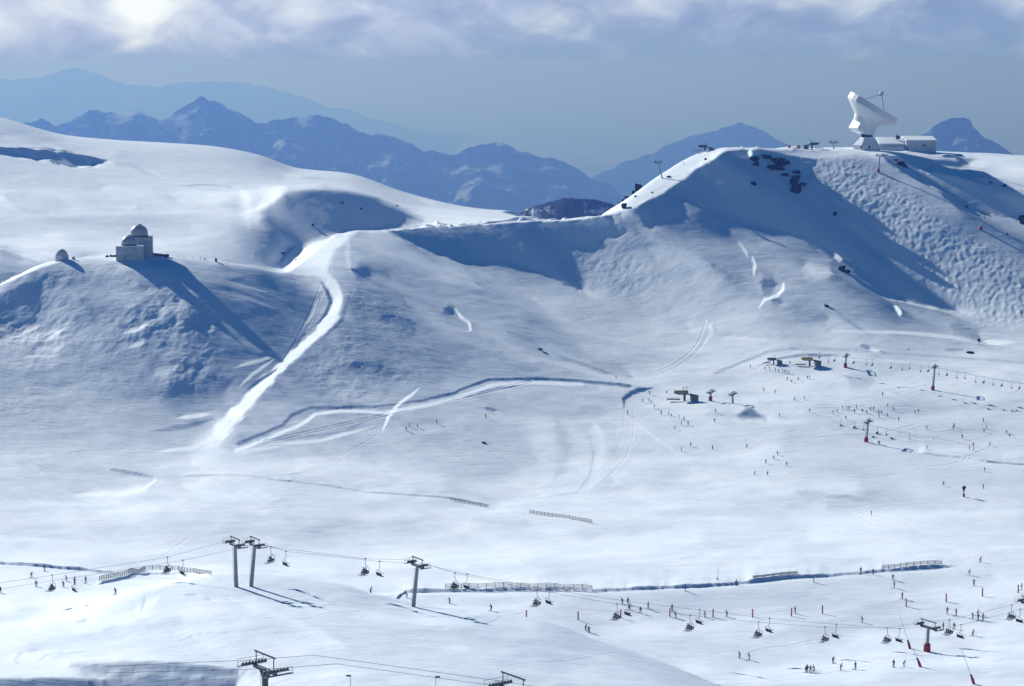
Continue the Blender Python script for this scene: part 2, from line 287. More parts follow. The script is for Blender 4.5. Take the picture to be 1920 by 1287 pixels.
 ('s',.5,2.5,.8,[(1400,630),(1460,645),(1560,657),(1700,666),(1830,675),(1930,682)]),('s',1.0,4,.7,[(1340,632),(1430,640),(1500,658)]),
 ('s',.45,3,.8,[(1340,700),(1400,676),(1440,660),(1500,654),(1590,659)]),('s',.15,3,.9,[(1420,688),(1450,675),(1500,668),(1570,668)]),
 ('s',.15,3.5,.8,[(1610,648),(1632,655)]),('s',1.2,3,.8,[(1630,656),(1650,660)]),('s',.3,3,.7,[(1700,655),(1706,656)]),('s',.35,4,.8,[(1770,657),(1805,657)]),
 ('s',.9,4,.6,[(1560,672),(1750,683),(1920,693)]),('s',.55,12,.8,[(1585,708),(1640,715)]),('s',.6,6,.6,[(1660,730),(1800,770)]),
 ('p',.1,4,.9,[(1378,780),(1400,767),(1408,766),(1436,786),(1400,786)]), ('s',.7,8,.5,[(1320,778),(1380,780)]),
 ('s',.7,16,.6,[(1480,838),(1600,850),(1750,880),(1920,905)]), ('s',1.05,5,.7,[(1640,828),(1740,845),(1850,872),(1930,880)]),
 ('s',.55,6,.8,[(1490,922),(1550,930)]),('s',.25,4,.8,[(1540,933),(1590,934),(1610,940),(1650,948)]),('s',1.05,10,.5,[(1300,890),(1450,905),(1600,915)]),('s',.7,12,.6,[(1560,950),(1700,950),(1900,940)]),('s',1.1,14,.5,[(1500,980),(1700,965),(1900,965)]),
 ('s',.62,14,.5,[(1000,560),(1080,620),(1180,660)]),('s',.7,12,.5,[(880,600),(980,660),(1060,690)]),('s',.42,12,.5,[(690,600),(760,640),(800,660)]),('s',.7,9,.5,[(760,560),(840,620),(930,660)]),
 ('s',.35,10,.5,[(1230,440),(1300,470),(1370,520)]),('s',.9,9,.5,[(1190,425),(1260,470),(1330,500)]),('s',.5,14,.5,[(1350,430),(1440,470),(1520,520)]),('s',.4,10,.5,[(1240,600),(1290,620)]),
 ('s',.6,12,.5,[(1040,780),(1060,840),(1040,900)]),('s',.95,14,.5,[(1160,790),(1180,860),(1150,910)]),('s',.62,16,.5,[(700,860),(820,880),(940,900)]),('s',.9,10,.5,[(560,870),(700,880),(820,905)]),
 ('s',.75,18,.5,[(1100,1000),(1300,985),(1500,1000)]),('s',1.15,14,.5,[(700,1050),(900,1040),(1100,1030),(1300,1010)]),('s',.85,12,.5,[(1500,1030),(1700,1010),(1900,1015)]),
 ('s',.8,12,.6,[(500,1150),(620,1180),(760,1200)]),('s',1.15,10,.5,[(430,1120),(540,1160),(640,1210)]),('s',.8,10,.5,[(60,1215),(200,1190),(330,1170)]),('s',.85,10,.5,[(500,1230),(700,1250),(900,1262)]),
 ('s',.85,14,.5,[(1150,1200),(1350,1225),(1550,1235)]),('s',1.2,12,.5,[(1400,1265),(1600,1250),(1850,1235)]),('s',.85,10,.5,[(1650,1275),(1850,1262)]),
 # lower left hollows
 ('s',.45,8,.85,[(60,872),(180,885),(250,893)]),('s',.0,4,.9,[(205,882),(250,890),(286,896)]),('s',.6,12,.7,[(0,905),(120,920),(240,915)]),('s',1.1,6,.8,[(140,929),(230,927),(270,918),(290,902)]),
 ('s',.55,10,.8,[(400,908),(480,918),(560,932),(640,950),(700,955)]),('s',.95,10,.5,[(340,910),(440,930),(520,935)]),
 ('s',.65,7,.7,[(300,985),(400,983)]),('s',1.05,5,.6,[(0,1008),(200,1025),(260,1040)]),('s',.65,10,.5,[(150,960),(280,1000),(420,1020)]),('s',.7,8,.6,[(880,975),(1000,985)]),('s',.75,3,.5,[(640,1026),(760,1016)]),
 ('s',1.1,4,.7,[(-10,1064),(100,1071),(200,1080)]),
 
 ('s',1.1,3,.8,[(690,1115),(900,1114),(1120,1113),(1320,1102),(1520,1087),(1700,1072)]),
 
 ('s',.8,14,.6,[(1100,1125),(1300,1120),(1600,1095),(1850,1085)]),
 ('s',1.3,10,.7,[(60,1172),(150,1145),(230,1120),(290,1098),(390,1083)]),('s',1.3,8,.7,[(250,1150),(300,1120)]),('s',.75,3,.6,[(270,1118),(262,1150)]),
 ('s',.68,10,.8,[(1020,1180),(1130,1215),(1240,1260),(1300,1290)]),('s',.5,2.5,.7,[(640,1101),(700,1122),(780,1136)]),
 ('p',.12,5,.9,[(130,1250),(200,1247),(300,1248),(400,1255),(450,1268),(450,1276),(380,1280),(300,1283),(230,1275),(160,1265)]),('p',.02,3,.9,[(-40,1277),(60,1274),(250,1277),(440,1282),(440,1330),(-40,1330)]),
 ('s',.7,3,.7,[(200,1265),(300,1268),(400,1277)]),('s',.9,3,.6,[(100,1272),(220,1274)]),
 ('s',.65,1.8,.7,[(25,1230),(50,1222),(80,1218)]),('s',.7,1.8,.7,[(70,1243),(85,1230),(125,1222)]),('s',.65,1.8,.7,[(35,1245),(24,1240),(40,1225)]),('s',.75,1.8,.7,[(90,1243),(110,1229),(160,1222)]),
 ('s',.75,2,.6,[(340,1200),(370,1190),(440,1188)]),('s',.5,2,.7,[(138,1167),(165,1167)]),('s',.6,2,.7,[(190,1183),(220,1178)]),('s',.5,2,.7,[(345,1116),(368,1117)]),('s',.5,2,.6,[(380,1122),(395,1126)]),
 ('s',.6,1.6,.7,[(770,1140),(850,1143),(885,1150)]),('s',.8,3,.5,[(480,1130),(560,1160),(680,1190)]),
]
def seg_dist(px, py, pts, taper=0.0):
    """distance to a polyline; with taper, grown towards its ends so that strokes thin out"""
    best = np.full(px.shape, 1e9, np.float32); tot = sum(math.hypot(x1 - x0, y1 - y0) for (x0, y0), (x1, y1) in zip(pts[:-1], pts[1:])) + 1e-9; acc = 0.0
    for (x0, y0), (x1, y1) in zip(pts[:-1], pts[1:]):
        dx, dy = x1 - x0, y1 - y0; L2 = dx * dx + dy * dy + 1e-9; ln = math.sqrt(L2)
        t = np.clip(((px - x0) * dx + (py - y0) * dy) / L2, 0, 1)
        d = np.hypot(px - x0 - t * dx, py - y0 - t * dy)
        if taper:
            u = (acc + t * ln) / tot; e = np.clip(np.minimum(u, 1 - u) / taper, 0.12, 1); d = d / e ** .8
        best = np.minimum(best, d); acc += ln
    return best
def in_poly(px, py, poly):
    ins = np.zeros(px.shape, bool)
    for (x0, y0), (x1, y1) in zip(poly, poly[1:] + poly[:1]):
        if y0 == y1: continue
        c = ((y0 > py) != (y1 > py)) & (px < (x1 - x0) * (py - y0) / (y1 - y0) + x0)
        ins ^= c
    return ins
def poly_w(px, py, poly, feather):
    sd = seg_dist(px, py, poly + poly[:1]); sd = np.where(in_poly(px, py, poly), -sd, sd)
    return np.clip(0.5 - sd / (2 * feather), 0, 1)
LSC = 1.2
def plan(px, py):
    fx = np.clip(px / 120, 0, 15.999); ix = fx.astype(int); fx = fx - ix
    iy = np.clip(np.searchsorted(GY, py) - 1, 0, len(GY) - 2); fy = np.clip((py - GY[iy]) / (GY[iy + 1] - GY[iy]), 0, 1)
    L = (GL[iy, ix] * (1 - fx) + GL[iy, ix + 1] * fx) * (1 - fy) + (GL[iy + 1, ix] * (1 - fx) + GL[iy + 1, ix + 1] * fx) * fy
    L = L + (.22 * fbm(px / 150 + .3 * py / 30, py / 34 - px / 700, 81, 3, .5) + .12 * fbm(px / 50, py / 9, 85, 3)) * np.clip(L * 1.6, .25, 1)
    # ragged edges, as wind and drift leave them
    jx = px + 5 * fbm(px / 22, py / 12, 5, 3); jy = py + 4 * fbm(px / 18, py / 14, 9, 3)
    for k, val, wd, wt, pts in PAINT:
        if k == 's' and wd >= 8 and wt < .9: wt = min(wt * 1.35, .9)
        xs = [q[0] for q in pts]; ys = [q[1] for q in pts]; m = 3 * wd + 8
        sel = (px > min(xs) - m) & (px < max(xs) + m) & (py > min(ys) - m) & (py < max(ys) + m)
        if not sel.any(): continue
        jk = 1.0 if (k == 'p' or wd > 6) else 0.0 if wt == .97 else .3
        if wt == .99: jk = .25
        a, b = px[sel] + jk * (jx[sel] - px[sel]), py[sel] + jk * (jy[sel] - py[sel])
        if k == 'p': w = poly_w(a, b, pts, wd)
        else:
            long_ = max(xs) - min(xs) > 240
            s = seg_dist(a, b, pts, 0 if (wt == .96 or long_) else .28 if wd <= 7 else .2) / wd; w = np.exp(-0.5 * (s / (0.8 if wt != .96 else 1.0)) ** (4 if wt != .96 else 6)) if (wd < 6 or wt == .96) else np.exp(-0.5 * (s / .9) ** 2)
        L[sel] = L[sel] * (1 - wt * w) + val * wt * w
    return np.where(L > 0, L * LSC, L)
def Ds(h): return (h[:-1, 1:] - h[:-1, :-1]) * cY + (h[1:, :-1] - h[:-1, :-1]) * cA[:-1, :-1]
def DsT(g):
    o = np.zeros((NA, NR)); a = g * cY; b = g * cA[:-1, :-1]
    o[:-1, 1:] += a; o[:-1, :-1] -= a; o[1:, :-1] += b; o[:-1, :-1] -= b; return o
def Dt(h): return (h[:-1, 1:] - h[:-1, :-1]) * tY + (h[1:, :-1] - h[:-1, :-1]) * tA[:-1, :-1]
def DtT(g):
    o = np.zeros((NA, NR)); a = g * tY; b = g * tA[:-1, :-1]
    o[:-1, 1:] += a; o[:-1, :-1] -= a; o[1:, :-1] += b; o[:-1, :-1] -= b; return o
def solve(ptar, W, lam, mu, d0, iters, lift=0.0, lw=0.0):
    """least squares relief: slope towards the sun = ptar where W, stay near H0 (lam), smooth across (mu)"""
    Wc = W * cellw; cw = np.pad(cellw, ((0, 1), (0, 1)), mode='edge')
    rhs = DsT(Wc * (ptar - Ds(H0))) + cw * lw * lift; lam = lam + lw; Mc = mu * cellw
    Aop = lambda d: DsT(Wc * Ds(d)) + DtT(Mc * Dt(d)) + lam * cw * d
    diag = lam * cw.copy(); g = Wc * 0 + 1
    diag[:-1, :-1] += Wc * (cY + cA[:-1, :-1]) ** 2 + Mc * (tY + tA[:-1, :-1]) ** 2
    diag[:-1, 1:] += Wc * cY ** 2 + Mc * tY ** 2; diag[1:, :-1] += Wc * cA[:-1, :-1] ** 2 + Mc * tA[:-1, :-1] ** 2
    d = d0; r = rhs - Aop(d); z = r / diag; p = z; rz = (r * z).sum()
    for _ in range(iters):
        Ap = Aop(p); al = rz / (p * Ap).sum(); d = d + al * p; r = r - al * Ap
        z = r / diag; rz2 = (r * z).sum(); p = z + (rz2 / rz) * p; rz = rz2
    return d
def shadow_top(h):
    """height of the shadow volume over every cell, swept from far rows to near ones"""
    S = np.full((NA, NR), -1e9)
    for j in range(NR - 2, -1, -1):
        dd = Yg[j + 1] - Yg[j]; a2 = (Ag * Yg[j] + sx / sy * dd) / Yg[j + 1]
        S[:, j] = np.interp(a2, Ag, np.maximum(h[:, j + 1], S[:, j + 1])) - dd / sy * TE
    return S
LREACH = 700.0
def bilin(G, n, m):
    fi = np.linspace(0, G.shape[0] - 1, n); fj = np.linspace(0, G.shape[1] - 1, m)
    G = np.array([np.interp(fj, np.arange(G.shape[1]), r) for r in G])
    i = np.clip(fi.astype(int), 0, G.shape[0] - 2); t = (fi - i)[:, None]
    return G[i] * (1 - t) + G[i + 1] * t
D = None
for q, nit, cg in ((.22 * QUAL, 7, 200), (.5 * QUAL, 4, 120), (1.0 * QUAL, 3, 110)):
    setup(q)
    if D is None: D = np.zeros((NA, NR)); lift = np.zeros((NA, NR)); lw = np.zeros((NA, NR))
    else: D = bilin(D, NA, NR); lift = np.zeros((NA, NR)); lw = np.zeros((NA, NR))
    H = H0 + D
    for it in range(nit):
        PX, PY = proj(XX, YY, H)
        run = np.maximum.accumulate(-PY, axis=1); vis = (-PY >= run - 4.0)
        vis = smooth(vis.astype(float), 2)
        L = plan(PX.ravel().astype(np.float32), PY.ravel().astype(np.float32)).reshape(NA, NR)
        inf = np.clip((PX + 200) / 150, 0, 1) * np.clip((2120 - PX) / 150, 0, 1) * np.clip((1420 - PY) / 60, 0, 1)
        gap = np.clip((YY - (LYR + 12)) / 10, 0, 1) * np.clip((1405 - YY) / 15, 0, 1) * np.clip((PX - 430) / 90, 0, 1) * np.clip((900 - PX) / 60, 0, 1)
        W = (vis * inf * (1 + 2.5 * (L < .02)) * (1 - gap))[:-1, :-1] + 1e-3
        cosl = np.clip(L, -.6, 2.2)[:-1, :-1]
        # n.s relative to flat ground -> slope towards the sun (qq = slope across, as it stands now)
        qq = Dt(H); pp = Ds(H)
        ptar = TE * (1 - cosl * np.sqrt(1 + np.clip(qq * qq + pp * pp, 0, .5)))
        ptar = np.clip(ptar, -.55, .75)
        lam = (1 / LREACH) ** 2 + np.maximum(CW, .25 * gap) * (1 / 3.0) ** 2
        if it or q > .3:
            S = shadow_top(H)
            need = (smooth(L, 2) > .22) & (vis > .5) & (inf > .3) & (S > H - .05)
            act = need | ((lw > .01) & (S > H - .8))
            lift = np.where(act | (S > H - 3), S + .15 - H0, 0); lift = smooth(lift, 2)
            lw = smooth(act * (1 / 5.0) ** 2, 2)
        D = solve(ptar, W, lam, 0.04, D, cg, lift, lw)
        H = H0 + D

# finer mesh with small relief
FA, FR = 1500, 2100
def resample(G):
    fi = np.linspace(0, NA - 1, FA); fj = np.linspace(0, NR - 1, FR)
    def cub(G, f, n):
        i = np.clip(f.astype(int), 0, n - 2); t = (f - i)[:, None]
        i0 = np.clip(i - 1, 0, n - 1); i2 = np.clip(i + 1, 0, n - 1); i3 = np.clip(i + 2, 0, n - 1)
        a, b, c, d = G[i0], G[i], G[i2], G[i3]
        return b + .5 * t * (c - a + t * (2 * a - 5 * b + 4 * c - d + t * (3 * (b - c) + d - a)))
    return cub(cub(G, fi, NA).T, fj, NR).T
HF = resample(H); YF = np.interp(np.linspace(0, NR - 1, FR), np.arange(NR), Yg); AF = np.linspace(A0, A1, FA)
AF2, YF2 = np.meshgrid(AF, YF, indexing='ij'); XF2 = AF2 * YF2
PXF, PYF = proj(XF2, YF2, HF)
def region(poly, feather): return poly_w(PXF.ravel(), PYF.ravel(), poly, feather).reshape(FA, FR)
mog = region([(1500,302),(1600,302),(1700,360),(1800,440),(1940,510),(1940,610),(1850,605),(1790,575),(1700,500),(1620,440),(1560,370)], 18)
mog2 = region([(1060,462),(1170,450),(1240,520),(1200,560),(1120,540)], 25) * .5
rough = region([(-60,520),(300,500),(420,600),(400,740),(100,780),(-60,760)], 30)
rough2 = region([(640,520),(760,580),(820,700),(640,800),(560,700),(620,620)], 30)
def cells(x, y, s, seed):
    n = vnoise(x / s, y / s, seed); return np.abs(n) * 2
det = 0.22 * fbm(XF2 / 17, YF2 / 17, 31, 3) + 0.035 * fbm(XF2 / 3.5, YF2 / 5.0, 41, 3, .55)
rot = .6; xr = XF2 * math.cos(rot) + YF2 * math.sin(rot); yr = -XF2 * math.sin(rot) + YF2 * math.cos(rot)
det += 0.18 * fbm(xr / 5, yr / 45, 51, 3)                     # wind-packed streaks
det += mog * (.34 * (vnoise(XF2 / 1.7, YF2 / 2.6, 61) + .5 * vnoise(XF2 / 1.6, YF2 / 2.4, 62)))
det += 0.055 * fbm(xr / 2.2, yr / 16, 53, 3, .6) * (.5 + np.clip(fbm(XF2 / 60, YF2 / 60, 54, 2) * 2 + .5, 0, 1.2))
det += 0.045 * fbm(XF2 / 9, YF2 / 2.6, 55, 3, .55)
trk = np.zeros((FA, FR), np.float32); tr = np.random.default_rng(77)
def track(pts, wpx, depth):
    xs = [q[0] for q in pts]; ys = [q[1] for q in pts]
    sel = (PXF > min(xs) - 8) & (PXF < max(xs) + 8) & (PYF > min(ys) - 6) & (PYF < max(ys) + 6)
    if sel.any(): d = seg_dist(PXF[sel], PYF[sel], pts); trk[sel] -= depth * np.exp(-(d / wpx) ** 2) - .35 * depth * np.exp(-((d - 1.9 * wpx) / wpx) ** 2)
for k in range(130):
    x0, y0 = tr.uniform(-50, 1900), tr.uniform(700, 1275)
    if y0 < 830 and x0 < 1080: x0 += 900
    ln = tr.uniform(50, 220); sl = tr.normal(0, .09); cv = tr.normal(0, .0008); ph = tr.uniform(0, 6)
    track([(x0 + t * ln, y0 + sl * t * ln + cv * (t * ln) ** 2 + 2.2 * math.sin(ph + 9 * t)) for t in np.linspace(0, 1, 12)], tr.uniform(.7, 1.1), tr.uniform(.05, .11))
for (xa, ya), (xb, yb), n, b_ in (((620, 500), (400, 835), 5, 30), ((1290, 700), (1500, 655), 5, -10), ((1180, 760), (1110, 910), 7, 25), ((500, 830), (1000, 716), 4, -35), ((1240, 700), (1330, 600), 5, 20)):
    for k in range(n):
        o = (k - n / 2) * 3.0 + tr.uniform(-1, 1); track([(xa + (xb - xa) * t + b_ * math.sin(math.pi * t) + o, ya + (yb - ya) * t + o * .4 + 8 * math.sin(math.pi * t)) for t in np.linspace(0, 1, 10)], 1.0, .10)
det += trk
det += mog2 * .5 * fbm(XF2 / 3, YF2 / 4, 63, 2)
det += ((rough * .5 + rough2 * .35) * (.35 + np.clip(1.6 * fbm(XF2 / 25, YF2 / 30, 75, 2) + .5, 0, 1.3))) * fbm(XF2 / 8, YF2 / 11, 71, 4, .55)
fade = np.clip((YF2 - 300) / 100, 0.2, 1) * np.clip(1.0 - (YF2 - 1300) / 900, .4, 1)
near = np.clip(1 - (YF2 - 560) / 500, 0, 1)
HF = HF + det * fade * (1 - .25 * near)

def bank(pts, h, back=12.0):
    """cut bank: a short steep step facing the valley, easing off behind; pts are pixels of its foot"""
    global HF
    P = sorted((lambda w: (w[0] / w[1], w[1]))(gpt(px, py)) for px, py in pts)
    aa = np.array([p[0] for p in P]); yy = np.array([p[1] for p in P])
    Yl = np.interp(AF, aa, yy) + .5 * fbm(AF * 260, AF * 0 + h * 10, 91, 3); e = np.clip(np.minimum(AF - aa[0], aa[-1] - AF) / (.06 * (aa[-1] - aa[0])), 0, 1); e = e * e * (3 - 2 * e)
    hh = h * e * (.85 + .5 * fbm(AF * 120, AF * 0 + h * 7, 92, 3))
    t = YF[None, :] - Yl[:, None]
    st = np.clip(t / .9, 0, 1); st = st * st * (3 - 2 * st)
    HF = HF + hh[:, None] * st * np.exp(-np.clip(t - 1, 0, None) / back) - hh[:, None] * .15 * np.exp(-((t + 1.5) / 2) ** 2)
def gpt(px, py):
    a0 = (px - 960) / F
    for _ in range(3):
        i = int(np.clip((a0 - A0) / (A1 - A0) * (FA - 1), 0, FA - 1)); col = PYF[i]; run = np.minimum.accumulate(col); j = int(np.argmax(run <= py)); a0 += (px - PXF[i, j]) / F
    return (XF2[i, j], YF[j])
bank([(-150, 1050), (-20, 1057), (60, 1062), (150, 1069), (225, 1078)], .75)
bank([(180, 1098), (212, 1090), (240, 1083), (280, 1077), (335, 1077), (370, 1081), (400, 1086)], .55)
bank([(650, 1110), (760, 1111), (850, 1110), (960, 1108), (1050, 1108), (1110, 1110), (1200, 1107), (1320, 1101), (1500, 1085), (1650, 1073), (1720, 1067), (1810, 1064)], .72)
bank([(330, 894), (430, 892), (520, 902), (640, 916), (700, 925), (760, 930), (850, 937), (930, 950)], .42, 8)
bank([(1720, 850), (1800, 860), (1850, 868), (1930, 873), (2000, 876)], .55)

def grid_mesh(name, Xa, Ya, Za, mat, kind='structure'):
    n, m = Xa.shape; me = bpy.data.meshes.new(name)
    co = np.stack([Xa, Ya, Za], -1).reshape(-1, 3).astype(np.float32)
    i = np.arange(n - 1)[:, None] * m + np.arange(m - 1)[None, :]
    f = np.stack([i, i + m, i + m + 1, i + 1], -1).reshape(-1, 4).astype(np.int32)
    me.vertices.add(len(co)); me.vertices.foreach_set('co', co.ravel())
    me.loops.add(f.size); me.loops.foreach_set('vertex_index', f.ravel())
    me.polygons.add(len(f)); me.polygons.foreach_set('loop_start', np.arange(0, f.size, 4, dtype=np.int32)); me.polygons.foreach_set('loop_total', np.full(len(f), 4, np.int32))
    me.polygons.foreach_set('use_smooth', np.ones(len(f), bool))
    me.update(); me.validate()
    me.materials.append(mat)
    o = bpy.data.objects.new(name, me); COL.objects.link(o)
    if kind: o['kind'] = kind
    return o

# ------------------------------------------------------------------ materials
def mat(name, col, rough=.6, metal=0.0, spec=.3):
    m = bpy.data.materials.new(name); m.use_nodes = True; b = m.node_tree.nodes['Principled BSDF']
    b.inputs['Base Color'].default_value = (*col, 1); b.inputs['Roughness'].default_value = rough
    b.inputs['Metallic'].default_value = metal; b.inputs['Specular IOR Level'].default_value = spec
    return m
def noisy(name, c1, c2, scale, rough=.7, lo=.35, hi=.65, detail=5, bump=0, coord='Object', spec=.3, metal=0, stretch=None):
    m = mat(name, c1, rough, metal, spec); nt = m.node_tree; ns, ls = nt.nodes, nt.links; b = ns['Principled BSDF']
    tc = N(ns, 'ShaderNodeTexCoord'); no = N(ns, 'ShaderNodeTexNoise'); no.inputs['Scale'].default_value = scale; no.inputs['Detail'].default_value = detail
    src = tc.outputs[coord]
    if stretch:
        mp = N(ns, 'ShaderNodeMapping'); mp.inputs['Scale'].default_value = stretch; ls.new(src, mp.inputs[0]); src = mp.outputs[0]
    ls.new(src, no.inputs['Vector'])
    r = N(ns, 'ShaderNodeValToRGB'); r.color_ramp.elements[0].position = lo; r.color_ramp.elements[1].position = hi
    r.color_ramp.elements[0].color = (*c1, 1); r.color_ramp.elements[1].color = (*c2, 1)
    ls.new(no.outputs[0], r.inputs[0]); ls.new(r.outputs[0], b.inputs['Base Color'])
    if bump:
        bp = N(ns, 'ShaderNodeBump'); bp.inputs['Strength'].default_value = 1; bp.inputs['Distance'].default_value = bump
        ls.new(no.outputs[0], bp.inputs['Height']); ls.new(bp.outputs[0], b.inputs['Normal'])
    return m
M_snow = noisy('snow', (.78, .845, .92), (.85, .895, .95), .05, .75, bump=.0, coord='Object', spec=.15)
def snow_bump(m):
    ns, ls = m.node_tree.nodes, m.node_tree.links; b = ns['Principled BSDF']
    tc = N(ns, 'ShaderNodeTexCoord'); mp = N(ns, 'ShaderNodeMapping'); mp.inputs['Scale'].default_value = (.35, .9, 1); mp.inputs['Rotation'].default_value = (0, 0, .35)
    no = N(ns, 'ShaderNodeTexNoise'); no.inputs['Scale'].default_value = .55; no.inputs['Detail'].default_value = 6; no.inputs['Roughness'].default_value = .62
    ls.new(tc.outputs['Object'], mp.inputs[0]); ls.new(mp.outputs[0], no.inputs['Vector'])
    bp = N(ns, 'ShaderNodeBump'); bp.inputs["Distance"].default_value = .17; bp.inputs['Strength'].default_value = 1
    ls.new(no.outputs[0], bp.inputs['Height']); ls.new(bp.outputs[0], b.inputs['Normal'])
snow_bump(M_snow)
# the same ground carried on past both sides of the view
ea = np.linspace(.006, .5, 70) ** 1.0
AE = np.concatenate([(A0 - ea)[::-1], AF, A1 + ea]); AE2, YE2 = np.meshgrid(AE, YF, indexing='ij')
fl, fr_ = smooth(HF[:40], 8)[0], smooth(HF[-40:], 8)[-1]
HE = np.concatenate([np.repeat(fl[None], 70, 0), HF, np.repeat(fr_[None], 70, 0)])
und = 5.0 * fbm(AE2 * YE2 / 140, YE2 / 120, 95, 3) * np.clip((np.abs(AE2) - .30) / .06, 0, 1)
snow = grid_mesh('snow_ground', AE2 * YE2, YE2, HE + und, M_snow)

# terrain lookups
def hz(x, y):
    a = x / y; fi = (a - A0) / (A1 - A0) * (FA - 1); fj = np.interp(y, YF, np.arange(FR))
    i = int(min(max(fi, 0), FA - 2)); j = int(min(max(fj, 0), FR - 2)); u = min(max(fi - i, 0), 1); v = min(max(fj - j, 0), 1)
    return float((HF[i, j] * (1 - u) + HF[i + 1, j] * u) * (1 - v) + (HF[i, j + 1] * (1 - u) + HF[i + 1, j + 1] * u) * v)
PXF, PYF = proj(XF2, YF2, HF)
def ground(px, py, ymin=360, ymax=2000):
    """first point of the snow that the ray through (px, py) meets"""
    prev = None; y = ymin
    while y < ymax:
        p = pt(px, py, y); d = p[2] - hz(p[0], y)
        if d <= 0 and prev is not None:
            lo, hi = prev, y
            for _ in range(12):
                mid = (lo + hi) / 2; p = pt(px, py, mid)
                if p[2] - hz(p[0], mid) > 0: lo = mid
                else: hi = mid
            p = pt(px, py, hi); return Vector((p[0], hi, hz(p[0], hi)))
        prev = y; y += 1.5
    # ray passes over the crest: stand on the nearest crest of this column instead
    best = None
    for y in np.arange(ymin, ymax, 2.0):
        p = pt(px, py, y); z = hz(p[0], y); d = p[2] - z
        if best is None or d / y < best[0]: best = (d / y, p[0], y, z)
    return Vector(best[1:])

# ------------------------------------------------------------------ far mountains, plain, haze
def mountain(name, sky, Yc, base, depth_f, depth_b, m, seed, nz=1.0, label_kind='structure', seg=420, rows=70, snowline=None):
    P = np.array([pt(px, py, Yc) for px, py in sky]); xs = np.linspace(P[0, 0], P[-1, 0], seg)
    zc = np.interp(xs, P[:, 0], P[:, 2]); zc = zc + nz * 0.06 * depth_f * .12 * fbm(xs / (depth_f * .03), xs * 0 + seed, seed, 4, .55)
    t = np.concatenate([np.linspace(-1, 0, rows), np.linspace(0, 1, rows // 2)[1:]])
    X2, T2 = np.meshgrid(xs, t, indexing='ij'); Zc = zc[:, None] + 0 * T2
    Y2 = Yc + np.where(T2 < 0, T2 * depth_f, T2 * depth_b)
    prof = 1 - np.abs(T2) ** .85
    s = depth_f
    rid = 1 - 2 * np.abs(fbm(X2 / (s * .085), Y2 / (s * .17), seed + 3, 5, .55))
    fine = fbm(X2 / (s * .04), Y2 / (s * .07), seed + 8, 4, .6)
    Zc = Zc + nz * depth_f * .0020 * fbm(X2 / (s * .012), X2 * 0 + 3.3, seed + 15, 4, .7)
    Zz = base + (Zc - base) * prof + nz * (np.abs(T2) ** .6) * (1 - np.abs(T2) ** 4) * (Zc - base) * (.34 * (rid - .75) + .06 * fine)
    return grid_mesh(name, X2, Y2, Zz, m)
def rock_snow(name, rock1, rock2, snowc, lo, hi, scale):
    m = mat(name, rock1, 1.0, spec=0.0); ns, ls = m.node_tree.nodes, m.node_tree.links; b = ns['Principled BSDF']
    tc = N(ns, 'ShaderNodeTexCoord'); n1 = N(ns, 'ShaderNodeTexNoise'); n1.inputs['Scale'].default_value = scale; n1.inputs['Detail'].default_value = 8; n1.inputs['Roughness'].default_value = .62
    n2 = N(ns, 'ShaderNodeTexNoise'); n2.inputs['Scale'].default_value = scale * 6; n2.inputs['Detail'].default_value = 6
    ls.new(tc.outputs['Object'], n1.inputs['Vector']); ls.new(tc.outputs['Object'], n2.inputs['Vector'])
    mx = N(ns, 'ShaderNodeMix', data_type='RGBA'); mx.inputs[6].default_value = (*rock1, 1); mx.inputs[7].default_value = (*rock2, 1); ls.new(n2.outputs[0], mx.inputs[0])
    r = N(ns, 'ShaderNodeValToRGB'); r.color_ramp.elements[0].position = lo; r.color_ramp.elements[1].position = hi; ls.new(n1.outputs[0], r.inputs[0])
    m2 = N(ns, 'ShaderNodeMix', data_type='RGBA'); ls.new(r.outputs[0], m2.inputs[0]); ls.new(mx.outputs[2], m2.inputs[6]); m2.inputs[7].default_value = (*snowc, 1)
    ls.new(m2.outputs[2], b.inputs['Base Color']); return m
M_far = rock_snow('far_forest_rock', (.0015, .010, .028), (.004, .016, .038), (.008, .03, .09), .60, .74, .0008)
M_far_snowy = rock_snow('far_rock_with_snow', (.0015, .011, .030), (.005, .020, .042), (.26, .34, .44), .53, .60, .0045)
M_brown = rock_snow('brown_rock_with_snow', (.02, .028, .04), (.05, .055, .06), (.7, .75, .8), .56, .62, .02)
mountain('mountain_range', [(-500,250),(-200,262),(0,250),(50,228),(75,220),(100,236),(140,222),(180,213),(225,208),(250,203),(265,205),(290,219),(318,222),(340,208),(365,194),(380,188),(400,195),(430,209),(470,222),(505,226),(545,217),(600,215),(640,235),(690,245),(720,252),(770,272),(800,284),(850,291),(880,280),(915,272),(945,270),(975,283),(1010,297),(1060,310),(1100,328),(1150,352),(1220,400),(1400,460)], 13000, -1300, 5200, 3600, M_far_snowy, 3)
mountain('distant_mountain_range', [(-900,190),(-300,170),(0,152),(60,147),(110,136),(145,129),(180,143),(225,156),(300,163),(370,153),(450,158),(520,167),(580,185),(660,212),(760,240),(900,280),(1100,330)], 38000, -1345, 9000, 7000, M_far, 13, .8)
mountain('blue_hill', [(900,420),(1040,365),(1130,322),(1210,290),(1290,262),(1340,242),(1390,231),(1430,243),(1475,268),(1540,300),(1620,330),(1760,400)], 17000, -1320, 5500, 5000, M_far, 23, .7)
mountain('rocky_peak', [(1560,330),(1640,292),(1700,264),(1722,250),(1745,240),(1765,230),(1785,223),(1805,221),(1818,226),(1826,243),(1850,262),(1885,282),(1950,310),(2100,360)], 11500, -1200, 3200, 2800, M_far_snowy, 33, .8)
mountain('brown_hill', [(900,425),(960,404),(1000,390),(1030,378),(1065,371),(1110,373),(1140,378),(1165,392),(1220,420),(1300,460)], 3300, -480, 800, 800, M_brown, 43, .6, rows=60)
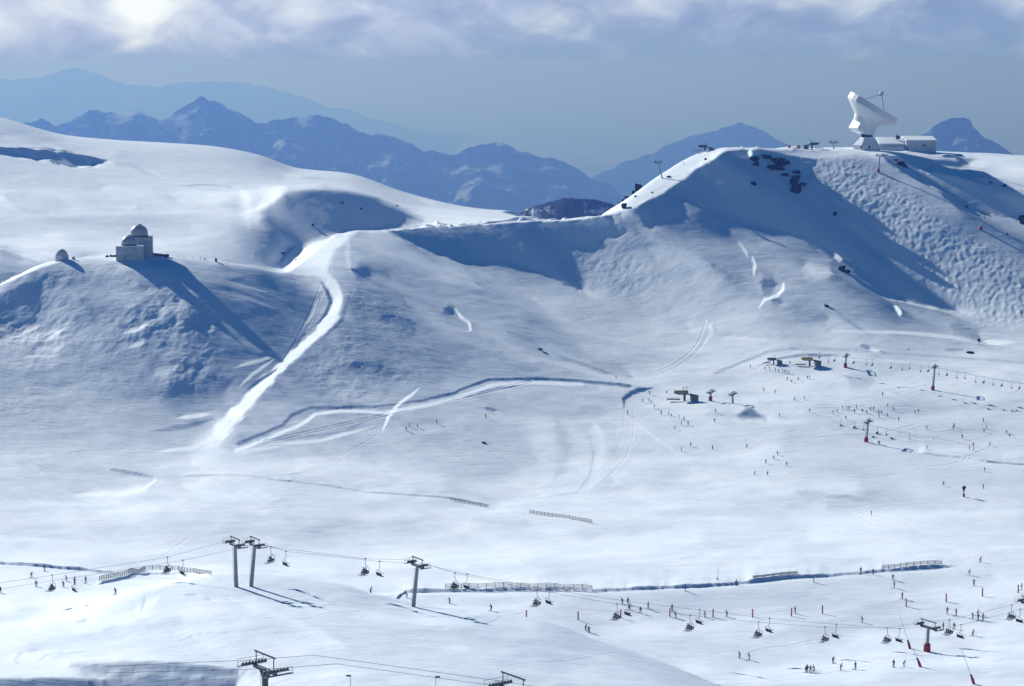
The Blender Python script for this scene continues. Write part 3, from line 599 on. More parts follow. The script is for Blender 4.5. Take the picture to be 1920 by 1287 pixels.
M_plain = noisy('plain_fields', (.06, .07, .06), (.16, .155, .13), .0006, .9, .35, .7, 10, spec=.05)
xs = np.linspace(-60000, 60000, 60); ys = np.linspace(-3000, 110000, 80)
Xp, Yp = np.meshgrid(xs, ys, indexing='ij'); grid_mesh('plain', Xp, Yp, -1350 + 0 * Xp, M_plain)

HZ = 1.5e-4
me = bpy.data.meshes.new('haze'); bm = bmesh.new(); bmesh.ops.create_cube(bm, size=1); bm.to_mesh(me); bm.free()
haze = bpy.data.objects.new('haze', me); COL.objects.link(haze)
haze.scale = (124000, 116000, 1371); haze.location = (0, 53000, -1351 + 1371 / 2)
haze['kind'] = 'stuff'
mh = bpy.data.materials.new('haze_air'); mh.use_nodes = True; mh.node_tree.nodes.clear()
ho = N(mh.node_tree.nodes, 'ShaderNodeOutputMaterial'); hv = N(mh.node_tree.nodes, 'ShaderNodeVolumePrincipled')
hv.inputs['Color'].default_value = (.090, .190, .60, 1); hv.inputs['Absorption Color'].default_value = (.68, .536, 0, 1); hv.inputs['Density'].default_value = HZ; hv.inputs['Anisotropy'].default_value = .3
mh.node_tree.links.new(hv.outputs[0], ho.inputs['Volume']); me.materials.append(mh)
#@@OBJECTS@@
# ------------------------------------------------------------------ mesh helpers
class MB:
    """collects boxes, bars and tubes into one mesh"""
    def __init__(s): s.v = []; s.f = []; s.mi = []
    def add(s, vs, fs, mi=0):
        o = len(s.v); s.v += [tuple(v) for v in vs]; s.f += [tuple(i + o for i in f) for f in fs]; s.mi += [mi] * len(fs); return s
    def box(s, c, d, mi=0, rz=0.0, taper=1.0):
        vs = []
        for k in (-1, 1):
            t = taper if k > 0 else 1
            for i, j in ((-1, -1), (1, -1), (1, 1), (-1, 1)):
                x, y = i * d[0] / 2 * t, j * d[1] / 2 * t
                vs.append((c[0] + x * math.cos(rz) - y * math.sin(rz), c[1] + x * math.sin(rz) + y * math.cos(rz), c[2] + k * d[2] / 2))
        return s.add(vs, [(3, 2, 1, 0), (4, 5, 6, 7), (0, 1, 5, 4), (1, 2, 6, 5), (2, 3, 7, 6), (3, 0, 4, 7)], mi)
    def tube(s, pts, r, n=8, mi=0, caps=True):
        pts = [Vector(p) for p in pts]; rs = r if isinstance(r, (list, tuple)) else [r] * len(pts)
        rings = []
        for i, p in enumerate(pts):
            d = (pts[min(i + 1, len(pts) - 1)] - pts[max(i - 1, 0)]).normalized()
            u = d.cross(Vector((0, 0, 1)) if abs(d.z) < .95 else Vector((1, 0, 0))).normalized(); w = d.cross(u)
            rings.append([p + (u * math.cos(2 * math.pi * k / n) + w * math.sin(2 * math.pi * k / n)) * rs[i] for k in range(n)])
        vs = [v for rg in rings for v in rg]; fs = []
        for i in range(len(pts) - 1):
            for k in range(n): fs.append((i * n + k, i * n + (k + 1) % n, (i + 1) * n + (k + 1) % n, (i + 1) * n + k))
        if caps: fs += [tuple(range(n))[::-1], tuple(range((len(pts) - 1) * n, len(pts) * n))]
        return s.add(vs, fs, mi)
    def beam(s, a, b, w, h, mi=0):
        a, b = Vector(a), Vector(b); d = (b - a).normalized(); u = d.cross(Vector((0, 0, 1)))
        u = (u if u.length > .01 else Vector((1, 0, 0))).normalized(); t = u.cross(d)
        vs = [p + u * i * w / 2 + t * j * h / 2 for p in (a, b) for i, j in ((-1, -1), (1, -1), (1, 1), (-1, 1))]
        return s.add(vs, [(3, 2, 1, 0), (4, 5, 6, 7), (0, 1, 5, 4), (1, 2, 6, 5), (2, 3, 7, 6), (3, 0, 4, 7)], mi)
    def lathe(s, prof, n=32, c=(0, 0, 0), mi=0, rot=None, a0=0.0):
        rot = rot or Matrix.Identity(3); vs = []; m = len(prof)
        for k in range(n):
            a = 2 * math.pi * k / n + a0
            for r, z in prof: vs.append(Vector(c) + rot @ Vector((r * math.cos(a), r * math.sin(a), z)))
        fs = [(k * m + i, ((k + 1) % n) * m + i, ((k + 1) % n) * m + i + 1, k * m + i + 1) for k in range(n) for i in range(m - 1)]
        return s.add(vs, fs, mi)
    def build(s, name, m, parent=None, smooth=False, bevel=0.0):
        me = bpy.data.meshes.new(name); me.from_pydata(s.v, [], s.f)
        for x in (m if isinstance(m, (list, tuple)) else [m]): me.materials.append(x)
        me.polygons.foreach_set('material_index', s.mi)
        if bevel:
            bm = bmesh.new(); bm.from_mesh(me); bmesh.ops.recalc_face_normals(bm, faces=bm.faces)
            bmesh.ops.bevel(bm, geom=list(bm.edges), offset=bevel, segments=1, affect='EDGES'); bm.to_mesh(me); bm.free()
        else:
            bm = bmesh.new(); bm.from_mesh(me); bmesh.ops.recalc_face_normals(bm, faces=bm.faces); bm.to_mesh(me); bm.free()
        if smooth: me.polygons.foreach_set('use_smooth', [True] * len(me.polygons))
        o = bpy.data.objects.new(name, me); COL.objects.link(o)
        if parent: o.parent = parent
        return o
def empty(name, loc, rz=0.0, scale=1.0):
    o = bpy.data.objects.new(name, None); COL.objects.link(o); o.location = loc; o.rotation_euler = (0, 0, rz); o.scale = (scale,) * 3
    o.empty_display_size = .2; return o
def copy_tree(o, parent=None):
    c = o.copy(); COL.objects.link(c); c.parent = parent
    for k in ('label', 'group'):
        if k in c and parent is None: del c[k]
    for ch in [x for x in o.children]: copy_tree(ch, c)
    return c
ORD = ['first', 'second', 'third', 'fourth', 'fifth', 'sixth', 'seventh', 'eighth', 'ninth', 'tenth', 'eleventh', 'twelfth', 'thirteenth', 'fourteenth', 'fifteenth', 'sixteenth', 'seventeenth', 'eighteenth', 'nineteenth', 'twentieth']
def nth(i, n):
    if n == 1: return 'only'
    return 'leftmost' if i == 0 else 'rightmost' if i == n - 1 else ORD[i]
def P3(px, py, Y): return Vector(pt(px, py, Y))

M_steel = noisy('weathered_dark_steel', (.035, .04, .045), (.07, .075, .08), 3, .5, spec=.4)
M_galv = noisy('galvanised_steel', (.20, .21, .22), (.32, .33, .34), 2, .5, spec=.4)
M_black = mat('black_rubber', (.012, .012, .014), .7)
M_red = noisy('red_padding', (.20, .02, .02), (.34, .03, .03), 2, .6)
M_redpole = noisy('red_marker_paint', (.40, .10, .10), (.50, .15, .15), 2, .6)
M_white = noisy('white_panel', (.66, .67, .68), (.74, .75, .76), .35, .5, spec=.3)
M_white2 = noisy('white_painted_wall', (.52, .54, .56), (.64, .66, .67), .3, .7)
M_grey = noisy('grey_metal_sheet', (.22, .24, .27), (.34, .36, .38), .8, .5)
M_dark = mat('dark_gap', (.02, .022, .028), .8)
M_glass = mat('dark_glass', (.02, .025, .03), .15, spec=.6)
M_yellow = noisy('yellow_canopy', (.34, .28, .07), (.42, .35, .10), 1, .5)
M_olive = noisy('olive_canopy', (.16, .15, .07), (.24, .22, .10), 1, .6)
M_wood = noisy('weathered_wood', (.12, .11, .10), (.24, .22, .19), 6, .8, stretch=(1, 1, .2))
M_rock = noisy('dark_schist', (.005, .008, .012), (.020, .026, .033), 1.3, 1.0, .3, .75, 8, bump=.15, spec=0.0)
M_snowcap = mat('snow_cover', (.85, .88, .92), .8)
M_frost = noisy('frosted_metal', (.20, .21, .23), (.75, .78, .82), 2.2, .8, .42, .58, 6, bump=.1)
M_dome = noisy('silver_dome_panels', (.26, .275, .29), (.40, .41, .42), .5, .45, spec=.4)
M_obs = noisy('grey_white_render', (.34, .37, .39), (.46, .49, .51), .4, .8)
M_skin = mat('skin', (.55, .33, .24), .6)

# ------------------------------------------------------------------ lift towers
def make_tower(name, base, top, cdir, arm=3.2, sheave=1.9, r0=.42, r1=.30, pad=False, frame=True, wheels=5, frame_h=1.5, heavy=False):
    """base, top: world points of the foot and the head of the pole; cdir: plan direction of the cable"""
    base = Vector(base); top = Vector(top); c = Vector((cdir[0], cdir[1], 0)).normalized(); n = Vector((c.y, -c.x, 0))
    t = empty(name, base); T = top - base; up = T.normalized()
    MB().tube([(0, 0, -1.5), T * .02, T], [r0, r0, r1], 12).build('pole', M_galv if not heavy else M_steel, t)
    hb = MB(); hb.beam(T - n * arm, T + n * arm, .45, .5)
    if heavy: hb.beam(T - up * 1.6 - n * .3, T - n * arm * .5, .25, .3); hb.beam(T - up * 1.6 + n * .3, T + n * arm * .5, .25, .3)
    hb.build('crossarm', M_steel, t, bevel=.03)
    for sd in (-1, 1):
        o = T + n * arm * sd + Vector((0, 0, .35)); sh = MB()
        sh.beam(o - c * sheave / 2, o + c * sheave / 2, .16, .22)
        for k in range(wheels):
            q = o + c * sheave * ((k + .5) / wheels - .5) + Vector((0, 0, .2))
            sh.tube([q - n * .07, q + n * .07], .19, 10)
        a = sh.build('sheave_train', M_steel, t)
        wk = MB(); w0 = o + n * .75 * sd - Vector((0, 0, .35))
        wk.beam(w0 - c * sheave * .55, w0 + c * sheave * .55, .6, .06)
        for k in (-1, 0, 1):
            q = w0 + c * sheave * .5 * k + n * .3 * sd; wk.tube([q, q + Vector((0, 0, 1.0))], .03, 5)
        for hh in (.5, 1.0): wk.tube([w0 + n * .3 * sd - c * sheave * .5 + Vector((0, 0, hh)), w0 + n * .3 * sd + c * sheave * .5 + Vector((0, 0, hh))], .03, 5)
        wk.build('catwalk', M_galv, t)
    if frame:
        fr = MB(); lo = [T - n * arm * .8, T + n * arm * .8]; hi = [p + Vector((0, 0, frame_h)) for p in lo]
        for a, b in zip(lo, hi): fr.beam(a, b, .14, .14)
        fr.beam(hi[0] - n * .45, hi[1] + n * .45, .16, .2); fr.build('lifting_frame', M_steel, t)
    ld = MB(); off = n * 0 - c * (r0 + .12)
    for s2 in (-.2, .2): ld.tube([off + n * s2 + up * 1, off + n * s2 + T - up * .3], .025, 5)
    k = 1.2
    while k < T.length - .4: ld.tube([off - n * .2 + up * k, off + n * .2 + up * k], .02, 4); k += .5
    ld.build('ladder', M_galv, t)
    if pad:
        MB().lathe([(.0, -.5), (r0 + .38, -.5), (r0 + .34, 1.6), (r0 + .1, 1.9), (0, 1.9)], 12).build('safety_pad', M_red, t)
    t['c'] = list(c); t['n'] = list(n)
    return t, T
def pole_ends(px, py, tx, ty, ymin=380):
    b = ground(px, py, ymin); top = P3(tx, ty, b.y); return b, top
CD = (.85, .53)
TW = {}
for key, (bx, by, tx, ty, pad, lab) in {
    't1': (443, 1101, 441, 1023, False, 'grey lift tower on the snow hump, left one of the close pair'),
    't2': (471, 1100, 478, 1023, False, 'grey lift tower on the snow hump, right one of the close pair'),
    't3': (775, 1138, 783, 1061, False, 'lone leaning grey lift tower on the crest right of the close pair'),
    't4': (1738, 1222, 1741, 1177, True, 'lift tower with a red padded foot at lower right')}.items():
    b, tp = pole_ends(bx, by, tx, ty, 395)
    o, T = make_tower('lift_tower', b, tp, CD, arm=2.3 if key != 't4' else 2.6, pad=pad, sheave=2.2)
    tag(o, lab, 'lift tower', 'towers of the front chairlift'); TW[key] = (b, tp)
# right-edge tower of the front lift
b5 = ground(1932, 1180, 480); o, T = make_tower('lift_tower', b5, P3(1930, 1133, b5.y), CD, arm=2.6, pad=True, sheave=2.2)
tag(o, 'lift tower cut by the right edge of the picture', 'lift tower', 'towers of the front chairlift')
# the two big towers at the bottom edge
for (tx, ty, lab) in ((497, 1256, 'big dark lift tower head rising from the bottom edge, left one'), (962, 1296, 'big dark lift tower head rising from the bottom edge, right one')):
    Yb = 318; tp = P3(tx, ty, Yb); bz = hz(tp.x, Yb)
    o, T = make_tower('lift_tower', (tp.x, Yb, bz), tp, (.80, .60), arm=3.0, sheave=4.2, r0=.55, r1=.42, wheels=8, frame_h=2.2, heavy=True)
    tag(o, lab, 'lift tower', 'big towers of the nearest lift')
    if tx < 700: BT1 = tp
    else: BT2 = tp
# towers of the lifts at mid distance and on the summit
for (bx, by, tx, ty, pad, cd, lab) in (
    (1332, 752, 1333, 737, True, (.9, -.4), 'small lift tower right beside the lower lift station'),
    (1374, 757, 1374, 741, False, (.9, -.4), 'small lift tower between the lower lift station and the snow pile'),
    (1624, 829, 1628, 793, True, (.9, -.4), 'lift tower with red foot in the middle of the lower chair row'),
    (1585, 689, 1587, 669, True, (.93, -.3), 'short lift tower with red foot just right of the upper lift station'),
    (1749, 732, 1753, 690, True, (.93, -.3), 'tall lift tower with red foot in the upper chair row, casting a long shadow')):
    b, tp = pole_ends(bx, by, tx, ty, 600)
    o, T = make_tower('lift_tower', b, tp, cd, arm=2.4, pad=pad, sheave=2.0, wheels=4, frame=ty in (737, 669, 690, 741, 793), frame_h=1.3)
    tag(o, lab, 'lift tower', 'towers of the two lifts at mid distance'); TW[lab[:12] + str(bx)] = (b, tp)
for (bx, by, tx, ty, pad, Yd, lab) in (
    (1242, 335, 1234, 305, False, None, 'thin lift tower leaning on the white ridge below the summit'),
    (1563, 284, 1563, 268, False, 1290, 'short lift tower on the summit left of the white dish'),
    (1647, 323, 1650, 293, True, None, 'lift tower with red foot just below the white dish'),
    (1839, 431, 1848, 401, True, None, 'leaning lift tower with red foot on the shaded right slope')):
    if Yd: q = pt(bx, by, Yd); b = Vector((q[0], Yd, hz(q[0], Yd)))
    else: b = ground(bx, by, 900)
    o, T = make_tower('lift_tower', b, P3(tx, ty, b.y), (.5, .85), arm=2.0, pad=pad, sheave=1.8, wheels=4, r0=.38, r1=.26, frame_h=1.0)
    tag(o, lab, 'lift tower', 'towers of the summit lifts')

# ------------------------------------------------------------------ chairs
def make_chair():
    r = empty('chairlift_chair', (0, 0, 0))
    h = MB(); h.tube([(0, 0, 0), (0, 0, -1.3), (0, .25, -1.55), (0, .45, -1.75)], .055, 6)
    h.box((0, 0, .05), (.12, .5, .16)); h.build('hanger', M_steel, r)
    f = MB()
    for s in (-1, 1): f.tube([(0, .45, -1.75), (s * .7, .42, -1.8), (s * 1.0, .35, -2.1), (s * 1.0, .2, -2.9), (s * 1.0, -.35, -2.95)], .045, 6)
    f.build('side_frame', M_steel, r)
    MB().box((0, -.08, -2.92), (2.05, .52, .10)).build('seat', M_black, r, bevel=.02)
    MB().box((0, .22, -2.55), (2.05, .08, .50)).build('backrest', M_black, r, bevel=.02)
    MB().tube([(-1.0, .2, -2.35), (-.98, -.5, -2.4), (.98, -.5, -2.4), (1.0, .2, -2.35)], .03, 6).build('safety_bar', M_galv, r)
    return r
CHAIR = make_chair(); chair_used = [False]
def place_chair(p, cd, face, label, group, scale=1.0):
    if not chair_used[0]: c = CHAIR; chair_used[0] = True
    else: c = copy_tree(CHAIR)
    ang = math.atan2(cd[1], cd[0]) * 1.0; rz = ang + math.pi / 2 + (0 if face < 0 else math.pi)   # the chair faces -y
    rz = ang - math.pi / 2 if face < 0 else ang + math.pi / 2
    c.location = p; c.rotation_euler = (0, 0, rz); c.scale = (scale,) * 3
    tag(c, label, 'chair', group); return c, rz

# ------------------------------------------------------------------ people
def skin_body(pose):
    """one continuous body grown from a skeleton (joints with radii); faces -y, feet at z=0"""
    if pose == 'stand':
        J = {'pelvis': (0, .02, .92, .135), 'waist': (0, .0, 1.08, .125), 'chest': (0, -.03, 1.30, .155), 'neck': (0, -.05, 1.49, .06), 'head': (0, -.06, 1.60, .095), 'crown': (0, -.055, 1.72, .085),
             'hipL': (.10, .02, .88, .10), 'kneeL': (.12, -.09, .50, .072), 'ankL': (.12, .02, .12, .055), 'toeL': (.12, -.14, .06, .055),
             'shL': (.19, -.03, 1.40, .07), 'elL': (.30, -.10, 1.16, .052), 'haL': (.28, -.32, 1.06, .045)}
    elif pose == 'ski':
        J = {'pelvis': (0, .14, .80, .135), 'waist': (0, .07, .95, .125), 'chest': (0, -.07, 1.14, .155), 'neck': (0, -.17, 1.30, .06), 'head': (0, -.22, 1.40, .095), 'crown': (0, -.22, 1.52, .085),
             'hipL': (.11, .12, .76, .10), 'kneeL': (.15, -.12, .45, .072), 'ankL': (.15, .04, .12, .055), 'toeL': (.15, -.13, .06, .055),
             'shL': (.20, -.09, 1.23, .07), 'elL': (.36, -.14, 1.02, .052), 'haL': (.33, -.38, .96, .045)}
    else:
        J = {'pelvis': (0, .0, .14, .14), 'waist': (0, .03, .30, .13), 'chest': (0, .02, .54, .16), 'neck': (0, -.01, .74, .06), 'head': (0, -.04, .84, .10), 'crown': (0, -.03, .97, .09),
             'hipL': (.09, -.06, .12, .10), 'kneeL': (.12, -.45, .12, .075), 'ankL': (.12, -.50, -.28, .058), 'toeL': (.12, -.68, -.34, .055),
             'shL': (.19, .01, .63, .07), 'elL': (.25, -.12, .38, .052), 'haL': (.18, -.36, .34, .045)}
    for k in [k for k in J if k.endswith('L')]:
        x, y, z, r = J[k]; J[k[:-1] + 'R'] = (-x, y + (.05 if pose != 'sit' and k[:2] in ('kn', 'an', 'to') else 0), z, r)
    names = list(J); idx = {n: i for i, n in enumerate(names)}
    E = [('pelvis', 'waist'), ('waist', 'chest'), ('chest', 'neck'), ('neck', 'head'), ('head', 'crown')]
    for s in 'LR': E += [('pelvis', 'hip' + s), ('hip' + s, 'knee' + s), ('knee' + s, 'ank' + s), ('ank' + s, 'toe' + s), ('chest', 'sh' + s), ('sh' + s, 'el' + s), ('el' + s, 'ha' + s)]
    me = bpy.data.meshes.new('skeleton'); me.from_pydata([J[n][:3] for n in names], [(idx[a], idx[b]) for a, b in E], [])
    o = bpy.data.objects.new('skeleton', me); COL.objects.link(o)
    md = o.modifiers.new('skin', 'SKIN'); md.use_smooth_shade = True
    for i, n in enumerate(names):
        sv = me.skin_vertices[0].data[i]; sv.radius = (J[n][3],) * 2; sv.use_root = (n == 'pelvis')
    o.modifiers.new('sub', 'SUBSURF').levels = 1
    dg = bpy.context.evaluated_depsgraph_get(); m2 = bpy.data.meshes.new_from_object(o.evaluated_get(dg)); bpy.data.objects.remove(o)
    # nose and brow so that the head has a front; hands get a thumb and finger split by small extrusions of scale
    zs = {'stand': (1.50, .90), 'ski': (1.31, .80), 'sit': (.76, .20)}[pose]
    mi = []
    for p in m2.polygons:
        c = p.center; foot = c.z < (.16 if pose != 'sit' else -.26)
        mi.append(3 if foot else 2 if (c.z > zs[0] + (.02 if c.y > -.1 else 0) and abs(c.x) < .13) else 0 if (c.z > zs[1] and not (pose == 'sit' and c.y < -.24 and c.z < .27)) else 1)
    m2['zones'] = mi
    return m2, mi
BODY = {k: skin_body(k) for k in ('stand', 'ski', 'sit')}
CLOTH = {n: mat('cloth_' + n.replace(' ', '_'), c, .8) for n, c in {'black': (.012, .012, .016), 'navy': (.015, .025, .07), 'dark grey': (.05, .055, .06), 'red': (.35, .03, .03), 'blue': (.05, .13, .35), 'olive': (.10, .11, .05), 'yellow': (.55, .45, .06), 'grey': (.20, .21, .23), 'white': (.6, .6, .62), 'brown': (.08, .05, .03)}.items()}
HELM = mat('dark_helmet', (.02, .02, .025), .35, spec=.5)
_bm = {}
def body_mesh(pose, jk, pk):
    key = (pose, jk, pk)
    if key not in _bm:
        src, mi = BODY[pose]; m = src.copy(); m.name = 'person'
        m.materials.clear()
        for x in (CLOTH[jk], CLOTH[pk], M_skin, M_black): m.materials.append(x)
        m.polygons.foreach_set('material_index', mi); _bm[key] = m
    return _bm[key]
def helmet_obj(pose):
    z, y = {'stand': (1.67, -.055), 'ski': (1.47, -.22), 'sit': (.92, -.03)}[pose]
    return MB().lathe([(0, .13), (.06, .12), (.10, .08), (.125, .02), (.13, -.05), (.11, -.06)], 12, (0, y, z)).build('helmet', HELM, None, smooth=True)
HEL = {}; SKI = {}; POLES = {}
def gear(p, pose, snowboard=False):
    if pose not in HEL:
        HEL[pose] = helmet_obj(pose).data
        bpy.data.objects.remove([o for o in bpy.data.objects if o.data == HEL[pose]][0])
    h = bpy.data.objects.new('helmet', HEL[pose]); COL.objects.link(h); h.parent = p
    if 'ski' not in SKI:
        s = MB(); s.add([(-.045, -.85, 0), (.045, -.85, 0), (.04, .75, 0), (-.04, .75, 0), (-.045, -.85, .02), (.045, -.85, .02), (.04, .75, .02), (-.04, .75, .02), (-.02, -1.0, .09), (.02, -1.0, .09)],
            [(0, 1, 2, 3), (4, 7, 6, 5), (1, 0, 8, 9), (4, 5, 9, 8), (0, 4, 8), (1, 9, 5), (1, 5, 6, 2), (2, 6, 7, 3), (3, 7, 4, 0)]); o = s.build('ski', CLOTH['navy']); SKI['ski'] = o.data; bpy.data.objects.remove(o)
        q = MB().tube([(0, 0, 0), (0, .12, -1.05)], .012, 5); q.tube([(0, .11, -.98), (0, .111, -.985)], .05, 6); o = q.build('ski_pole', M_galv); SKI['pole'] = o.data; bpy.data.objects.remove(o)
    for s in (-1, 1):
        k = bpy.data.objects.new('ski', SKI['ski']); COL.objects.link(k); k.parent = p
        k.location = ((.13 if pose != 'sit' else .12) * s, .0 if pose != 'sit' else -.55, .01 if pose != 'sit' else -.42)
        if pose != 'sit':
            hd = {'stand': (.28, -.32, 1.08), 'ski': (.33, -.38, .98)}[pose]
            q = bpy.data.objects.new('ski_pole', SKI['pole']); COL.objects.link(q); q.parent = p; q.location = (hd[0] * s, hd[1], hd[2])
def person(loc, rz, pose, jk, pk, label, group, with_gear, cat='skier', scale=1.0):
    o = bpy.data.objects.new('person', body_mesh(pose, jk, pk)); COL.objects.link(o)
    o.location = loc; o.rotation_euler = (0, 0, rz); o.scale = (scale,) * 3
    tag(o, label, cat, group)
    if with_gear: gear(o, pose)
    return o

def light_poly(w):
    return w
def cable(name, pts, label, r=.03, sag=0):
    mb = MB(); P = [Vector(p) for p in pts]; out = []
    for a, b in zip(P[:-1], P[1:]):
        for k in range(4): out.append(a.lerp(b, k / 4))
    out.append(P[-1]); mb.tube(out, r, 5)
    o = mb.build(name, M_steel); tag(o, label, 'cable'); return o
JK = ['black', 'navy', 'dark grey', 'black', 'blue', 'dark grey', 'red', 'black', 'olive', 'brown']
rr = random.Random(5)
# front lift: the loaded line and the empty line
Yl = lambda px: float(np.interp(px, [0, 443, 785, 1300, 1740, 1930], [474, 462, 455, 478, 500, 512]))
loaded = [(98, 1079), (314, 1045), (508, 1026), (685, 1048), (853, 1075), (1007, 1107), (1157, 1133), (1294, 1154), (1422, 1167), (1547, 1176), (1664, 1178), (1780, 1163), (1897, 1135)]
empties = [(140, 1083), (343, 1051), (536, 1034), (712, 1053), (876, 1077), (1030, 1106), (1178, 1128), (1312, 1144), (1443, 1160), (1568, 1171), (1687, 1179), (1802, 1172), (1913, 1143)]
rel = ['left of the hump', 'over the arched snow fence', 'just right of the paired towers', 'left of the lone leaning tower', 'right of the lone leaning tower', 'over the piste right of the fence', 'by the third marker pole', 'right of the fourth marker pole', 'below the sixth marker pole', 'below the eighth marker pole', 'just left of the red-footed tower', 'just right of the red-footed tower', 'at the right edge']
GC = 'chairs of the front chairlift'
l1, l2 = [], []
for i, (px, py) in enumerate(loaded):
    p = P3(px, py, Yl(px) + 2.2); l1.append(p)
    c, rz = place_chair(p, CD, -1, 'occupied chair of the front lift ' + rel[i], GC)
    nseat = [3, 3, 2, 3, 3, 3, 3, 3, 3, 2, 3, 3, 3][i]
    for k in range(nseat):
        off = Vector(((k - (nseat - 1) / 2) * .62, -.10, -2.87)); off.rotate(Euler((0, 0, rz)))
        j = 'yellow' if (i == 5 and k == 2) else 'grey' if (i == 6 and k == 2) else rr.choice(['black', 'navy', 'black', 'dark grey', 'black', 'brown'])
        person(p + off, rz, 'sit', j, rr.choice(['black', 'black', 'dark grey', 'navy']), f'{["left", "middle", "right"][2 - k] if nseat == 3 else ["left", "right"][1 - k]} rider in {j} jacket on the chair {rel[i]}', 'riders on the front chairlift', True, 'rider')
for i, (px, py) in enumerate(empties):
    p = P3(px, py, Yl(px) - 2.2); l2.append(p)
    place_chair(p, CD, 1, 'empty chair of the front lift, ' + rel[i], GC)
def tp_side(key, sd):
    b, tp = TW[key]; c = Vector((CD[0], CD[1], 0)).normalized(); n = Vector((c.y, -c.x, 0)); return tp + n * sd * 2.3 + Vector((0, 0, .75))
e0, e1 = P3(-60, 1105, 478), P3(1990, 1110, 520)
A = sorted(l1 + [tp_side('t1', -1), tp_side('t3', -1), tp_side('t4', -1), e0 + Vector((0, 2, 0)), e1 + Vector((0, 2, 0))], key=lambda v: v.x / v.y)
B = sorted(l2 + [tp_side('t2', 1), tp_side('t3', 1), tp_side('t4', 1), e0 - Vector((0, 2, .6)), e1 - Vector((0, 2, .6))], key=lambda v: v.x / v.y)
cable('lift_cable', A, 'thin lift cable carrying the occupied chairs across the foreground', .028)
cable('lift_cable', B, 'thin lift cable carrying the empty chairs across the foreground', .028)
n_ = Vector((.6, -.8, 0))
for sd, lab in ((-1, 'far cable of the nearest lift along the bottom edge'), (1, 'near cable of the nearest lift along the bottom edge')):
    a0 = P3(200, 1256 + 6 * sd, 330); a9 = P3(1500, 1372 + 5 * sd, 300)
    cable('lift_cable', [a0, BT1 + n_ * 3 * sd + Vector((0, 0, .8)), BT1 + n_ * 3 * sd + Vector((.8, .6, 0)) * 10 + Vector((0, 0, -.1)) , BT2 + n_ * 3 * sd + Vector((0, 0, .8)), a9], lab, .03)

# mid distance lifts
R1L = [(1386, 744), (1429, 755), (1514, 774), (1557, 784), (1602, 791), (1645, 801), (1687, 811), (1731, 822), (1772, 831), (1815, 839), (1858, 845), (1900, 850)]
R1E = [(1441, 759), (1462, 764), (1489, 772), (1533, 779), (1577, 787), (1620, 795), (1663, 804), (1706, 813), (1750, 821), (1797, 830), (1842, 838), (1891, 844)]
R2L = [(1537, 661), (1565, 667), (1601, 671), (1636, 675), (1671, 680), (1741, 686), (1776, 693), (1845, 707), (1879, 713), (1912, 718)]
R2E = [(1554, 669), (1625, 674), (1692, 683), (1706, 681), (1727, 687), (1761, 692), (1795, 698), (1810, 699), (1830, 706), (1863, 711), (1897, 717)]
def line_lift(L, E, yfun, cd, nm, grp):
    outp = []
    for li, (lst, occ) in enumerate(((L, True), (E, False))):
        lst = sorted(lst); ps = []
        for i, (px, py) in enumerate(lst):
            p = P3(px, py, yfun(px) + (2 if occ else -2)); ps.append(p)
            c, rz = place_chair(p, cd, -1 if occ else 1, f'{nth(i, len(lst))} {"occupied" if occ else "empty"} chair counted from the left in the {nm} row', grp, .85)
            if occ:
                for k in range(2):
                    off = Vector(((k - .5) * .8, -.08, -2.87)) * .85; off.rotate(Euler((0, 0, rz)))
                    j = rr.choice(['black', 'navy', 'black', 'dark grey'])
                    person(p + off, rz, 'sit', j, 'black', f'{["right", "left"][k]} rider in {j} on the {nth(i, len(lst))} occupied chair of the {nm} row', 'riders on the ' + nm + ' row', False, 'rider', .95)
        outp.append(ps)
    return outp
yr1 = lambda px: float(np.interp(px, [1280, 1380, 1627, 1920], [965, 945, 868, 845]))
yr2 = lambda px: float(np.interp(px, [1500, 1587, 1750, 1920], [1005, 995, 945, 925]))
a, b = line_lift(R1L, R1E, yr1, (.9, -.4), 'lower', 'chairs of the lower lift at mid distance')
cable('lift_cable', [P3(1290, 735, 965)] + a + [P3(1960, 858, 845)], 'thin cable with the occupied chairs of the lower row', .03)
cable('lift_cable', [P3(1290, 735, 961)] + b + [P3(1960, 854, 840)], 'thin cable with the empty chairs of the lower row', .03)
a, b = line_lift(R2L, R2E, yr2, (.93, -.3), 'upper', 'chairs of the upper lift at mid distance')
cable('lift_cable', [P3(1512, 660, 1008)] + a + [P3(1960, 728, 920)], 'thin cable with the occupied chairs of the upper row', .03)
cable('lift_cable', [P3(1512, 662, 1003)] + b + [P3(1960, 726, 915)], 'thin cable with the empty chairs of the upper row', .03)

